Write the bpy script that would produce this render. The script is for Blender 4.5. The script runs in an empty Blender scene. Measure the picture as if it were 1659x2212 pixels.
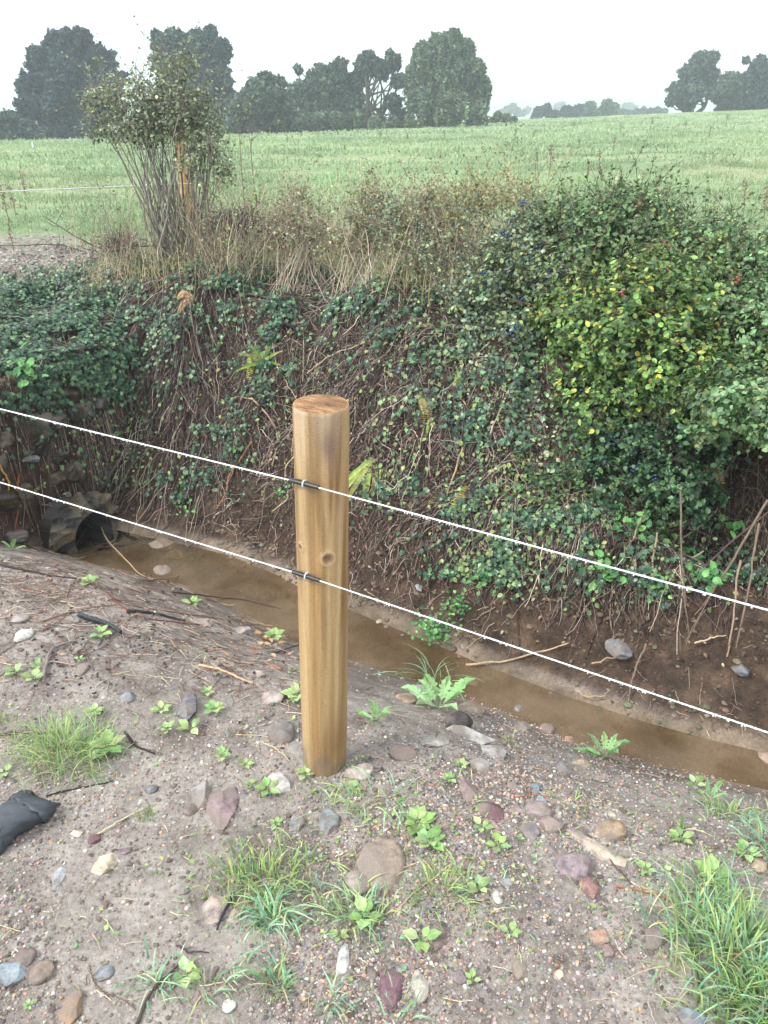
import bpy, math
import numpy as np
from mathutils import Vector, Matrix
R = math.radians
rng = np.random.default_rng(7)
sc = bpy.context.scene
COL = sc.collection

# ------------------------------------------------------------------ camera, sky, sun, exposure
F, CX, CY = 1770.0, 829.5, 1106.0          # focal length and centre in photo units (1659 x 2212)
PITCH = R(26.3); CP, SP = math.cos(PITCH), math.sin(PITCH)
EYE = np.array([0.0, 0.0, 1.65])
cam = bpy.data.cameras.new("camera"); camo = bpy.data.objects.new("camera", cam); COL.objects.link(camo)
camo.location = EYE; camo.rotation_euler = (R(90) - PITCH, 0, 0)
cam.sensor_fit = 'VERTICAL'; cam.sensor_height = 24; cam.lens = 24 * F / 2212
cam.clip_start = 0.02; cam.clip_end = 6000
sc.camera = camo
w = bpy.data.worlds.new("World"); sc.world = w; w.use_nodes = True
nt = w.node_tree; bg = nt.nodes["Background"]
sky = nt.nodes.new("ShaderNodeTexSky"); sky.sky_type = 'NISHITA'; sky.sun_disc = False
SUN_EL, SUN_AZ = R(48), R(245)
sky.sun_elevation = SUN_EL; sky.sun_rotation = SUN_AZ; sky.dust_density = 6.0; sky.air_density = 1.2
hs = nt.nodes.new("ShaderNodeHueSaturation"); hs.inputs['Saturation'].default_value = 0.22
nt.links.new(sky.outputs[0], hs.inputs['Color'])
cl = nt.nodes.new("ShaderNodeMix"); cl.data_type = 'RGBA'; cl.inputs[0].default_value = 0.8      # even cloud cover over the clear sky
cl.inputs[7].default_value = (6.4, 6.75, 7.1, 1); nt.links.new(hs.outputs[0], cl.inputs[6]); nt.links.new(cl.outputs[2], bg.inputs['Color'])
bg.inputs['Strength'].default_value = 0.135
sl = bpy.data.lights.new("sun", 'SUN'); sl.energy = 1.5; sl.angle = R(14); sl.color = (1, .97, .93)
so = bpy.data.objects.new("sun", sl); COL.objects.link(so)
sd = Vector((math.sin(SUN_AZ) * math.cos(SUN_EL), math.cos(SUN_AZ) * math.cos(SUN_EL), math.sin(SUN_EL)))
so.rotation_euler = sd.to_track_quat('Z', 'Y').to_euler()
sc.view_settings.view_transform = 'Standard'; sc.view_settings.look = 'None'
sc.view_settings.exposure = 1.3; sc.view_settings.gamma = 1; sc.view_settings.use_curve_mapping = False
sc.render.engine = 'CYCLES'
sc.cycles.max_bounces = 6; sc.cycles.transparent_max_bounces = 12; sc.cycles.volume_bounces = 1
sc.cycles.use_denoising = True

# ------------------------------------------------------------------ small tools
def srgb(h, k=1.0):
    h = h.lstrip('#'); c = np.array([int(h[i:i+2], 16) / 255 for i in (0, 2, 4)])
    return np.where(c <= .04045, c / 12.92, ((c + .055) / 1.055) ** 2.4) * k
_tab = np.random.default_rng(3).random((256, 256))
def vnoise(x, y):
    xi = np.floor(x).astype(np.int64); yi = np.floor(y).astype(np.int64)
    fx = x - xi; fy = y - yi; fx = fx*fx*(3-2*fx); fy = fy*fy*(3-2*fy)
    a = _tab[xi & 255, yi & 255]; b = _tab[(xi+1) & 255, yi & 255]; c = _tab[xi & 255, (yi+1) & 255]; d = _tab[(xi+1) & 255, (yi+1) & 255]
    return (a*(1-fx)+b*fx)*(1-fy) + (c*(1-fx)+d*fx)*fy - .5
def fbm(x, y, o=4, g=.5):
    s = 0; a = 1; 
    for i in range(o):
        s = s + a*vnoise(x*2**i + 17.3*i, y*2**i + 9.1*i); a *= g
    return s
def sstep(a, b, x):
    t = np.clip((x-a)/(b-a), 0, 1); return t*t*(3-2*t)
# ditch frame: u across (away from the camera), v along (to the right and nearer)
NU = np.array([.4958, .8684]); DV = np.array([.8684, -.4958]); U0 = 2.63
def uv(x, y): return x*NU[0]+y*NU[1]-U0, x*DV[0]+y*DV[1]
def xy(u, v): return (u+U0)*NU[0]+v*DV[0], (u+U0)*NU[1]+v*DV[1]
PU = [-3000, -2.6, -1.15, -.85, -.5, -.16, .02, .14, .24, .36, .47, .68, .92, 1.16, 1.42, 1.9]
PZ = [0, 0, 0, -.05, -.27, -.50, -.535, -.53, -.49, -.42, -.24, .06, .42, .64, .71, .70]
def meander(v): return .05*np.sin(v*1.9+.6) + .03*np.sin(v*4.3)
def zfield(x, y):
    t = np.clip((y-4.5)/65, 0, 3)
    z = .68 + np.minimum(t, 1.6)*(-.45 + .031*np.clip(x, -60, 60)) 
    far = sstep(82, 150, y + .12*np.abs(x)*0)
    z = z*(1-far) + (-3.5)*far
    z = z + sstep(350, 1100, y)*(26 + 12*fbm(x/420+5, y/600, 3))
    return z
PDIP = 0.0
def H(x, y, fine=True):
    u, v = uv(x, y)
    z = np.interp(u+.15*sstep(-1.9, -.7, v)*sstep(-.06, .10, u)*(1-sstep(.45, .8, u))-meander(v)-.24*sstep(-.9, -.3, v)*sstep(.42, .7, u)*(1-sstep(1.2, 1.6, u)), PU, PZ)
    hx, hy = xy(.95, -3.05); z = z - .16*np.exp(-((x-hx)**2+(y-hy)**2)/.03)        # earth hollow in the bank
    pd = np.hypot(x+.168, y-1.776); z = z - PDIP*np.exp(-(pd/.35)**2)     # soil heaped round the post foot
    # the crossing over the culvert at the far left
    zc = np.interp(v, [-3000, -6.5, -4.9, -4.2, -3.66, -3.52], [.62, .62, .60, .52, .40, -2])
    zc = np.where(zc > -1, zc*sstep(-3.2, -.5, u) + 0, zc)
    kk = sstep(-3.46, -3.58, v+.05*fbm(x*5, y*5+9, 2)*sstep(.3, .5, u))
    zc = zc + .09*fbm(x*2.6+3, y*2.6, 3)*sstep(-3.6, -3.9, v)
    z = np.where(u < 1.5, z*(1-kk) + np.maximum(z, zc)*kk, z)
    fb = sstep(1.5, 2.6, u)
    z = z*(1-fb) + zfield(x, y)*fb
    bank = sstep(.4, .7, u)*(1-sstep(1.4, 1.9, u))
    near = 1-sstep(-.9, -.3, u)
    z = z + .05*fbm(x*1.1, y*1.1, 2)*near*sstep(-3000, 2, -np.abs(x)) + bank*(.20*fbm(x*2.2+40, y*2.2, 4, .55))
    z = z + sstep(2.5, 8, u)*.16*fbm(x*.35, y*.35, 3)*(1-sstep(60, 120, y))
    if fine:
        rough = .012 + .030*bank
        wet = sstep(-.3, -.1, u)*(1-sstep(.25, .4, u))
        z = z + rough*(1-.8*wet)*(1-sstep(12, 40, u))*fbm(x*9, y*9, 4, .55)
    return z
PDIP = float(H(np.array([-.168]), np.array([1.72]))[0])+.022
def ray(px, py):
    px = np.asarray(px, float); py = np.asarray(py, float); yo = CY-py
    d = np.stack([px-CX, F*CP+yo*SP, -F*SP+yo*CP], -1)
    return d/np.linalg.norm(d, axis=-1, keepdims=True)
_T = np.concatenate([np.arange(.8, 9, .03), 9*1.02**np.arange(1, 150)])
def hit(px, py):
    d = ray(np.atleast_1d(px), np.atleast_1d(py)); n = len(d)
    best = np.full(n, 120.0); done = np.zeros(n, bool); prev = np.zeros(n); pd = np.ones(n)
    for t in _T:
        p = EYE + d*t; g = p[:, 2]-H(p[:, 0], p[:, 1], False)
        m = (~done) & (g <= 0)
        best[m] = prev[m] + (t-prev[m])*pd[m]/(pd[m]-g[m]+1e-9); done |= m
        prev[:] = t; pd = g
        if done.all(): break
    p = EYE + d*best[:, None]; p[:, 2] = H(p[:, 0], p[:, 1])
    return p, done
def H1(x, y): return float(H(np.array([x]), np.array([y]))[0])
def hit1(px, py): return hit([px], [py])[0][0]
def depth(p): q = np.asarray(p)-EYE; return q[..., 1]*CP - q[..., 2]*SP
def at_u(px, py, u):
    d = ray(px, py); t = (u+U0)/(d[..., 0]*NU[0]+d[..., 1]*NU[1]); return EYE + d*np.asarray(t)[..., None]
def at_y(px, py, Y):
    d = ray(px, py); return EYE + d*(np.asarray(Y)/d[..., 1])[..., None]
def project(p):
    q = np.asarray(p)-EYE; dp = q[..., 1]*CP-q[..., 2]*SP; up = q[..., 1]*SP+q[..., 2]*CP
    return CX+F*q[..., 0]/dp, CY-F*up/dp
def tnormal(x, y, e=.03):
    hx = (H(x+e, y, False)-H(x-e, y, False))/(2*e); hy = (H(x, y+e, False)-H(x, y-e, False))/(2*e)
    n = np.stack([-hx, -hy, np.ones_like(hx)], -1); return n/np.linalg.norm(n, axis=-1, keepdims=True)

# ------------------------------------------------------------------ mesh building
def mesh_obj(name, V, faces, mat, parent=None, cols=None, smooth=False, loc=None):
    """faces: list of (M,k) int arrays"""
    V = np.asarray(V, np.float32)
    if loc is not None: V = V - np.asarray(loc, np.float32)
    me = bpy.data.meshes.new(name)
    faces = [np.asarray(f, np.int32) for f in faces if len(f)]
    nl = sum(f.size for f in faces); nf = sum(len(f) for f in faces)
    me.vertices.add(len(V)); me.vertices.foreach_set("co", V.ravel())
    me.loops.add(nl); me.polygons.add(nf)
    me.loops.foreach_set("vertex_index", np.concatenate([f.ravel() for f in faces]))
    tot = np.concatenate([np.full(len(f), f.shape[1], np.int32) for f in faces])
    st = np.concatenate([[0], np.cumsum(tot)[:-1]]).astype(np.int32)
    me.polygons.foreach_set("loop_start", st)
    if smooth: me.polygons.foreach_set("use_smooth", np.ones(nf, bool))
    else: me.polygons.foreach_set("use_smooth", np.zeros(nf, bool))
    if cols is not None:
        a = me.color_attributes.new("Col", 'FLOAT_COLOR', 'POINT')
        c4 = np.ones((len(V), 4), np.float32); c4[:, :3] = cols; a.data.foreach_set("color", c4.ravel())
    me.update(calc_edges=True); me.validate()
    if mat: me.materials.append(mat)
    o = bpy.data.objects.new(name, me); COL.objects.link(o)
    if parent is not None: o.parent = parent
    if loc is not None: o.location = loc
    return o
def tag(o, label=None, cat=None, group=None, kind=None):
    if label: o['label'] = label
    if cat: o['category'] = cat
    if group: o['group'] = group
    if kind: o['kind'] = kind
    return o
def thing(name, label, cat, loc=(0, 0, 0), group=None):
    o = bpy.data.objects.new(name, None); COL.objects.link(o); o.location = [float(c) for c in loc]; o.empty_display_size = .1
    return tag(o, label, cat, group)
def into(o, root):
    """part built in world space -> child of root (root unrotated)"""
    o.parent = root; l = np.array(root.location)
    co = np.empty(len(o.data.vertices)*3, np.float32); o.data.vertices.foreach_get("co", co)
    o.data.vertices.foreach_set("co", (co.reshape(-1, 3)-l).ravel().astype(np.float32)); o.data.update()
    return o
class Soup:
    def __init__(s): s.V = []; s.F = {}; s.C = []; s.n = 0
    def add(s, V, faces, C):
        V = np.asarray(V, float).reshape(-1, 3)
        for f in faces:
            f = np.asarray(f, np.int64); s.F.setdefault(f.shape[1], []).append(f+s.n)
        s.V.append(V); s.C.append(np.broadcast_to(np.asarray(C, float), V.shape)); s.n += len(V)
    def obj(s, name, mat, parent=None, smooth=False, loc=None):
        o = mesh_obj(name, np.concatenate(s.V), [np.concatenate(f) for f in s.F.values()], mat, None, np.concatenate(s.C), smooth, loc if parent is None else None)
        if parent is not None: into(o, parent)
        return o
def unit(a): return a/np.maximum(np.linalg.norm(a, axis=-1, keepdims=True), 1e-9)
def scatter(s, tv, tf, pos, nrm, fwd, size, C, asp=None):
    """copies of a template (x = width, y = length, z = normal) at pos"""
    tv = np.asarray(tv, float); n = len(pos); nrm = unit(nrm); fwd = unit(fwd-nrm*np.sum(fwd*nrm, -1, keepdims=True)); side = np.cross(fwd, nrm)
    size = np.broadcast_to(size, (n,)); a = np.ones(n) if asp is None else np.broadcast_to(asp, (n,))
    V = pos[:, None]+(side[:, None]*tv[None, :, :1]*a[:, None, None]+fwd[:, None]*tv[None, :, 1:2]+nrm[:, None]*tv[None, :, 2:])*size[:, None, None]
    off = (np.arange(n)*len(tv))[:, None, None]
    C = np.broadcast_to(C, (n, 3)); Cv = np.repeat(C, len(tv), 0)
    s.add(V.reshape(-1, 3), [(np.asarray(f)[None]+off).reshape(-1, np.asarray(f).shape[1]) for f in tf], Cv)
LEAF = ([(0, 0, 0), (.30, .25, .05), (.34, .55, .05), (0, 1, -.12), (-.34, .55, .05), (-.30, .25, .05), (0, .5, -.03)],
        [[(0, 1, 6), (1, 2, 6), (2, 3, 6), (3, 4, 6), (4, 5, 6), (5, 0, 6)]])
IVY = ([(0, 0, 0), (.42, .05, .04), (.34, .42, .02), (.5, .62, -.04), (.17, .68, .03), (0, 1.05, -.1), (-.17, .68, .03), (-.5, .62, -.04), (-.34, .42, .02), (-.42, .05, .04), (0, .45, -.03)],
       [[(i, (i+1) % 10, 10) for i in range(10)]])
SERR = ([(0, 0, 0), (.2, .12, .03), (.32, .2, .02), (.3, .34, .05), (.38, .44, .02), (.3, .58, .05), (.3, .7, .02), (.16, .8, .04), (0, 1.05, -.12),
         (-.16, .8, .04), (-.3, .7, .02), (-.3, .58, .05), (-.38, .44, .02), (-.3, .34, .05), (-.32, .2, .02), (-.2, .12, .03), (0, .5, -.05)],
        [[(i, (i+1) % 16, 16) for i in range(16)]])
CARD = ([(-.45, 0, 0), (.1, -.1, .1), (.5, .45, 0), (.1, 1, .12), (-.4, .6, -.05)], [[(0, 1, 2, 3, 4)]])
def rdir(n): return unit(rng.normal(size=(n, 3)))
def cvar(c, n, s=.18, h=.06):
    c = np.asarray(c, float); k = np.exp(rng.normal(0, s, (n, 1)))
    return np.clip(c*k*(1+rng.normal(0, h, (n, 3))), .004, .9)
def pal(cs, n, wts=None, s=.18, h=.06):
    cs = np.array(cs); i = rng.choice(len(cs), n, p=None if wts is None else np.array(wts)/sum(wts)); return cvar(cs[i], n, s, h)
def blades(s, base, h, wd, az, bend, C, lean=None, seg=4):
    n = len(base); t = np.linspace(0, 1, seg); prof = np.array([.75, 1, .75, .06]) if seg == 4 else np.interp(t, [0, .35, .75, 1], [.75, 1, .7, .05])
    d = np.stack([np.cos(az), np.sin(az), 0*az], -1); sd = np.stack([-np.sin(az), np.cos(az), 0*az], -1)
    tw = rng.normal(0, .5, n)
    sd = unit(sd*np.cos(tw)[:, None]+d*np.sin(tw)[:, None])
    hor = h*np.minimum(bend, 1.6)*.75; 
    P = base[:, None]+d[:, None]*(hor[:, None]*t**1.8)[..., None]+np.array([0, 0, 1.])*((h[:, None]*(t*(1-.0*bend[:, None])-.55*np.minimum(bend, 1.5)[:, None]*t**2.4))[..., None])
    L = P-sd[:, None]*(wd[:, None]*prof)[..., None]*.5; Rr = P+sd[:, None]*(wd[:, None]*prof)[..., None]*.5
    V = np.stack([L, Rr], 2).reshape(n, -1, 3)
    f = [(2*i, 2*i+1, 2*i+3, 2*i+2) for i in range(seg-1)]
    off = (np.arange(n)*2*seg)[:, None, None]
    s.add(V.reshape(-1, 3), [(np.array(f)[None]+off).reshape(-1, 4)], np.repeat(np.broadcast_to(C, (n, 3)), 2*seg, 0))
def strands(s, P, r0, r1, C, sides=4):
    """P: N,K,3 polylines"""
    P = np.asarray(P, float); n, k, _ = P.shape; ax = unit(P[:, -1]-P[:, 0]+1e-6)
    a = np.cross(ax, np.where(np.abs(ax[:, 2:]) > .8, [[1., 0, 0]], [[0, 0, 1.]])); a = unit(a); b = np.cross(ax, a)
    r = np.asarray(r0)[..., None]*(1-np.linspace(0, 1, k))+np.asarray(r1)[..., None]*np.linspace(0, 1, k); r = np.broadcast_to(r, (n, k))
    th = np.arange(sides)*2*np.pi/sides
    ring = a[:, None, :]*np.cos(th)[None, :, None]+b[:, None, :]*np.sin(th)[None, :, None]
    V = P[:, :, None]+ring[:, None]*r[:, :, None, None]
    f = [(i*sides+j, i*sides+(j+1) % sides, (i+1)*sides+(j+1) % sides, (i+1)*sides+j) for i in range(k-1) for j in range(sides)]
    off = (np.arange(n)*k*sides)[:, None, None]
    s.add(V.reshape(-1, 3), [(np.array(f)[None]+off).reshape(-1, 4)], np.repeat(np.broadcast_to(C, (n, 3)), k*sides, 0))
def tube(s, pts, radii, C, sides=8, jit=0.0, caps=True):
    """one good tube with parallel frames"""
    P = np.asarray(pts, float); k = len(P); r = np.interp(np.linspace(0, 1, k), np.linspace(0, 1, len(np.atleast_1d(radii))), np.atleast_1d(radii))
    T = unit(np.gradient(P, axis=0)); a = np.cross(T[0], [0, 0, 1.]); a = a if np.linalg.norm(a) > .1 else np.cross(T[0], [1., 0, 0]); a = a/np.linalg.norm(a)
    th = np.arange(sides)*2*np.pi/sides; V = []
    for i in range(k):
        a = a-T[i]*np.dot(a, T[i]); a /= np.linalg.norm(a); b = np.cross(T[i], a)
        rr = r[i]*(1+jit*rng.normal(size=sides)) if jit else r[i]*np.ones(sides)
        V.append(P[i]+(a*np.cos(th)[:, None]+b*np.sin(th)[:, None])*rr[:, None])
    V = np.concatenate(V); f = [(i*sides+j, i*sides+(j+1) % sides, (i+1)*sides+(j+1) % sides, (i+1)*sides+j) for i in range(k-1) for j in range(sides)]
    fs = [np.array(f)]
    if caps:
        n = len(V); V = np.concatenate([V, P[:1], P[-1:]])
        fs.append(np.array([(n, (j+1) % sides, j) for j in range(sides)]+[(n+1, (k-1)*sides+j, (k-1)*sides+(j+1) % sides) for j in range(sides)]))
    s.add(V, fs, C)
def smoothline(pts, n=14, wob=0.0):
    P = np.asarray(pts, float); 
    if len(P) > 2:
        Q = [P[0]]
        t = np.linspace(0, len(P)-1, n); out = []
        for tt in t:
            i = min(int(tt), len(P)-2); f = tt-i; p0 = P[max(i-1, 0)]; p1 = P[i]; p2 = P[i+1]; p3 = P[min(i+2, len(P)-1)]
            out.append(.5*((2*p1)+(-p0+p2)*f+(2*p0-5*p1+4*p2-p3)*f*f+(-p0+3*p1-3*p2+p3)*f**3))
        P = np.array(out)
    else: P = P[0]+(P[1]-P[0])*np.linspace(0, 1, n)[:, None]
    if wob: P = P+np.cumsum(rng.normal(0, wob, P.shape), 0)*np.sin(np.linspace(0, np.pi, len(P)))[:, None]
    return P
def ico(sub):
    t = (1+5**.5)/2
    V = [(-1, t, 0), (1, t, 0), (-1, -t, 0), (1, -t, 0), (0, -1, t), (0, 1, t), (0, -1, -t), (0, 1, -t), (t, 0, -1), (t, 0, 1), (-t, 0, -1), (-t, 0, 1)]
    Fc = [(0, 11, 5), (0, 5, 1), (0, 1, 7), (0, 7, 10), (0, 10, 11), (1, 5, 9), (5, 11, 4), (11, 10, 2), (10, 7, 6), (7, 1, 8), (3, 9, 4), (3, 4, 2), (3, 2, 6), (3, 6, 8), (3, 8, 9), (4, 9, 5), (2, 4, 11), (6, 2, 10), (8, 6, 7), (9, 8, 1)]
    V = [np.array(v)/np.linalg.norm(v) for v in V]
    for _ in range(sub):
        c = {}; nf = []
        def mid(a, b):
            k = (min(a, b), max(a, b))
            if k not in c: m = V[a]+V[b]; V.append(m/np.linalg.norm(m)); c[k] = len(V)-1
            return c[k]
        for a, b, d in Fc:
            x, y, z = mid(a, b), mid(b, d), mid(d, a); nf += [(a, x, z), (b, y, x), (d, z, y), (x, y, z)]
        Fc = nf
    return np.array(V), np.array(Fc)
ICO = {i: ico(i) for i in range(4)}
def stone_verts(sub=2, cuts=8, ang=.62, seed=None):
    r = np.random.default_rng(seed) if seed is not None else rng
    V = ICO[sub][0].copy()
    for _ in range(cuts):
        n = unit(r.normal(size=3)); c = ang+r.random()*.28; d = V@n; V -= n*np.maximum(0, d-c)[:, None]
    V += .05*vnoise(V[:, 0]*2.3+r.random()*50, V[:, 1]*2.3+V[:, 2]*3.1+r.random()*50)[:, None]*V
    return V/np.abs(V).max(0)

# ------------------------------------------------------------------ materials
def newmat(name):
    m = bpy.data.materials.new(name); m.use_nodes = True; n = m.node_tree; b = n.nodes["Principled BSDF"]; return m, n, b
def noise(n, scale, detail=4, rough=.55, vec=None, dim='3D'):
    t = n.nodes.new("ShaderNodeTexNoise"); t.inputs['Scale'].default_value = scale; t.inputs['Detail'].default_value = detail; t.inputs['Roughness'].default_value = rough
    if vec is not None: n.links.new(vec, t.inputs['Vector'])
    return t
def ramp(n, src, stops):
    r = n.nodes.new("ShaderNodeValToRGB"); e = r.color_ramp.elements
    while len(e) < len(stops): e.new(.5)
    for i, (p, c) in enumerate(stops):
        e[i].position = p; c = list(c) if hasattr(c, '__len__') else [c]*3; e[i].color = (c[0], c[1], c[2], 1)
    n.links.new(src, r.inputs[0]); return r.outputs[0]
def mix(n, a, b, f, mode='MIX'):
    m = n.nodes.new("ShaderNodeMix"); m.data_type = 'RGBA'; m.blend_type = mode
    for s, v in ((m.inputs[0], f), (m.inputs[6], a), (m.inputs[7], b)):
        if isinstance(v, (int, float)): s.default_value = v if s == m.inputs[0] else (v, v, v, 1)
        elif hasattr(v, '__len__'): s.default_value = (*list(v)[:3], 1)
        else: n.links.new(v, s)
    return m.outputs[2]
def coords(n, kind='Object'):
    return n.nodes.new("ShaderNodeTexCoord").outputs[kind]
def bump(n, b, h, strength=.5, dist=.01):
    k = n.nodes.new("ShaderNodeBump"); k.inputs['Strength'].default_value = strength; k.inputs['Distance'].default_value = dist
    n.links.new(h, k.inputs['Height']); n.links.new(k.outputs[0], b.inputs['Normal'])
def attr(n, name='Col'):
    a = n.nodes.new("ShaderNodeAttribute"); a.attribute_name = name; return a.outputs['Color']
def leafmat(name, rough=.45, trans=.3, nscale=60):
    m, n, b = newmat(name); a = attr(n); t = noise(n, nscale, 3, .6, coords(n))
    c = mix(n, a, ramp(n, t.outputs[0], [(.3, .6), (.7, 1.35)]), .7, 'MULTIPLY')
    n.links.new(c, b.inputs['Base Color']); b.inputs['Roughness'].default_value = rough
    tr = n.nodes.new("ShaderNodeBsdfTranslucent"); n.links.new(c, tr.inputs[0]); mx = n.nodes.new("ShaderNodeMixShader"); mx.inputs[0].default_value = trans
    n.links.new(b.outputs[0], mx.inputs[1]); n.links.new(tr.outputs[0], mx.inputs[2]); n.links.new(mx.outputs[0], n.nodes["Material Output"].inputs[0]); return m
def colmat(name, rough=.8, nscale=80, bstr=.4, bdist=.002, lo=.65, hi=1.3, spec=.3):
    m, n, b = newmat(name); a = attr(n); co = coords(n); t = noise(n, nscale, 5, .65, co)
    c = mix(n, a, ramp(n, t.outputs[0], [(.3, lo), (.7, hi)]), .9, 'MULTIPLY')
    n.links.new(c, b.inputs['Base Color']); b.inputs['Roughness'].default_value = rough; b.inputs['Specular IOR Level'].default_value = spec
    bump(n, b, t.outputs[0], bstr, bdist); return m
M_leaf = leafmat("leaf"); M_gloss = leafmat("glossy_leaf", .33, .2); M_grass = leafmat("grass_blade", .45, .35, 25); M_far = leafmat("far_foliage", .7, .15, 1.5)
M_bark = colmat("bark", .85, 60, .6, .004); M_farbark = colmat("far_bark", .9, 3, .6, .03)
M_straw = colmat("dry_stem", .7, 120, .3, .001); M_wood = colmat("post_wood", .55, 300, .25, .0008, .8, 1.2, .35)
M_grit = colmat("grit", .6, 150, .5, .0015, .7, 1.3, .35); M_char = colmat("charred_wood", .6, 90, .9, .004, .5, 1.6, .5)
def stonemat():
    m, n, b = newmat("stone"); oi = n.nodes.new("ShaderNodeObjectInfo"); co = coords(n)
    vadd = n.nodes.new("ShaderNodeVectorMath"); vadd.operation = 'ADD'; n.links.new(co, vadd.inputs[0])
    sc_ = n.nodes.new("ShaderNodeVectorMath"); sc_.operation = 'SCALE'; n.links.new(oi.outputs['Location'], sc_.inputs[0]); sc_.inputs[3].default_value = 7.0
    n.links.new(sc_.outputs[0], vadd.inputs[1]); v = vadd.outputs[0]
    t1 = noise(n, 35, 6, .65, v); t2 = noise(n, 9, 3, .5, v); t3 = noise(n, 220, 3, .7, v)
    c = mix(n, oi.outputs['Color'], ramp(n, t1.outputs[0], [(.34, .42), (.5, 1.0), (.66, 1.5)]), .9, 'MULTIPLY')
    c = mix(n, c, (.19, .155, .13), ramp(n, t2.outputs[0], [(.46, 0), (.62, .85)]))
    c = mix(n, c, ramp(n, t3.outputs[0], [(.3, .75), (.7, 1.2)]), .7, 'MULTIPLY')
    n.links.new(c, b.inputs['Base Color']); n.links.new(ramp(n, t2.outputs[0], [(.3, .35), (.6, .75)]), b.inputs['Roughness'])
    bump(n, b, t1.outputs[0], .9, .006); return m
M_stone = stonemat()

# ground: moist pinkish soil with grit; attribute 'zone' r=bank soil g=gravel crossing b=wet
def groundmat():
    m, n, b = newmat("soil"); co = coords(n); z = n.nodes.new("ShaderNodeSeparateColor"); n.links.new(attr(n, 'zone'), z.inputs[0])
    big = noise(n, 2.2, 5, .6, co); mid = noise(n, 11, 5, .65, co); fin = noise(n, 70, 6, .75, co); vf = noise(n, 320, 3, .8, co)
    c = ramp(n, mid.outputs[0], [(.36, (.085, .070, .060)), (.48, (.20, .172, .150)), (.62, (.32, .29, .258))])
    c2 = ramp(n, big.outputs[0], [(.38, (.135, .108, .094)), (.56, (.36, .325, .29))]); c = mix(n, c, c2, .5)
    vo = n.nodes.new("ShaderNodeTexVoronoi"); vo.inputs['Scale'].default_value = 95; n.links.new(co, vo.inputs['Vector'])
    vc = n.nodes.new("ShaderNodeSeparateColor"); n.links.new(vo.outputs['Color'], vc.inputs[0])
    chip = ramp(n, vc.outputs[0], [(.0, (.08, .075, .08)), (.3, (.17, .13, .12)), (.55, (.30, .25, .22)), (.8, (.24, .16, .14)), (.97, (.5, .48, .45))])
    sel = n.nodes.new("ShaderNodeMath"); sel.operation = 'GREATER_THAN'; sel.inputs[1].default_value = .50; n.links.new(vc.outputs[1], sel.inputs[0])
    edge = ramp(n, vo.outputs['Distance'], [(.35, 1), (.55, 0)])
    selm = n.nodes.new("ShaderNodeMath"); selm.operation = 'MULTIPLY'; n.links.new(sel.outputs[0], selm.inputs[0]); n.links.new(edge, selm.inputs[1])
    patch = n.nodes.new("ShaderNodeMath"); patch.operation = 'MULTIPLY'; n.links.new(selm.outputs[0], patch.inputs[0]); n.links.new(ramp(n, noise(n, 4, 4, .6, co).outputs[0], [(.4, .1), (.6, .9)]), patch.inputs[1])
    c = mix(n, c, chip, patch.outputs[0])
    bank = ramp(n, mid.outputs[0], [(.32, (.022, .014, .010)), (.5, (.058, .037, .024)), (.68, (.12, .078, .050))])
    c = mix(n, c, bank, z.outputs[0])
    grav = ramp(n, vc.outputs[0], [(0, (.13, .11, .095)), (.5, (.24, .205, .18)), (1, (.34, .30, .27))]); c = mix(n, c, grav, z.outputs[1])
    c = mix(n, c, ramp(n, noise(n, 3.4, 5, .65, co).outputs[0], [(.36, (.065, .048, .03)), (.48, (.15, .108, .065)), (.62, (.27, .20, .135))]), z.outputs[2])
    c = mix(n, c, ramp(n, fin.outputs[0], [(.3, .55), (.5, 1), (.7, 1.4)]), .85, 'MULTIPLY')
    c = mix(n, c, ramp(n, vf.outputs[0], [(.3, .72), (.7, 1.25)]), .8, 'MULTIPLY')
    n.links.new(c, b.inputs['Base Color'])
    n.links.new(ramp(n, big.outputs[0], [(.3, .55), (.7, .9)]), b.inputs['Roughness']); b.inputs['Specular IOR Level'].default_value = .3
    s1 = n.nodes.new("ShaderNodeMath"); s1.operation = 'MULTIPLY_ADD'; n.links.new(patch.outputs[0], s1.inputs[0]); s1.inputs[1].default_value = .35; n.links.new(fin.outputs[0], s1.inputs[2])
    s2 = n.nodes.new("ShaderNodeMath"); s2.operation = 'MULTIPLY_ADD'; n.links.new(vf.outputs[0], s2.inputs[0]); s2.inputs[1].default_value = .35; n.links.new(s1.outputs[0], s2.inputs[2])
    bump(n, b, s2.outputs[0], .75, .009); return m
def fieldmat():
    m, n, b = newmat("pasture"); co = coords(n); z = n.nodes.new("ShaderNodeSeparateColor"); n.links.new(attr(n, 'zone'), z.inputs[0])
    a = noise(n, .22, 5, .6, co); d = noise(n, 1.6, 5, .65, co); e = noise(n, 14, 4, .7, co)
    c = ramp(n, a.outputs[0], [(.35, (.145, .215, .105)), (.5, (.20, .265, .14)), (.66, (.28, .30, .17))])
    c = mix(n, c, ramp(n, d.outputs[0], [(.3, .75), (.7, 1.25)]), .85, 'MULTIPLY'); c = mix(n, c, ramp(n, e.outputs[0], [(.3, .7), (.7, 1.3)]), .7, 'MULTIPLY')
    vo = n.nodes.new("ShaderNodeTexVoronoi"); vo.inputs['Scale'].default_value = 30; n.links.new(co, vo.inputs['Vector'])
    vc = n.nodes.new("ShaderNodeSeparateColor"); n.links.new(vo.outputs['Color'], vc.inputs[0])
    g = ramp(n, vc.outputs[0], [(0, (.13, .11, .095)), (.5, (.24, .205, .18)), (1, (.32, .28, .25))])
    c = mix(n, c, g, z.outputs[1]); n.links.new(c, b.inputs['Base Color']); b.inputs['Roughness'].default_value = .9; b.inputs['Specular IOR Level'].default_value = .1
    bump(n, b, e.outputs[0], .8, .05); return m

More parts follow.
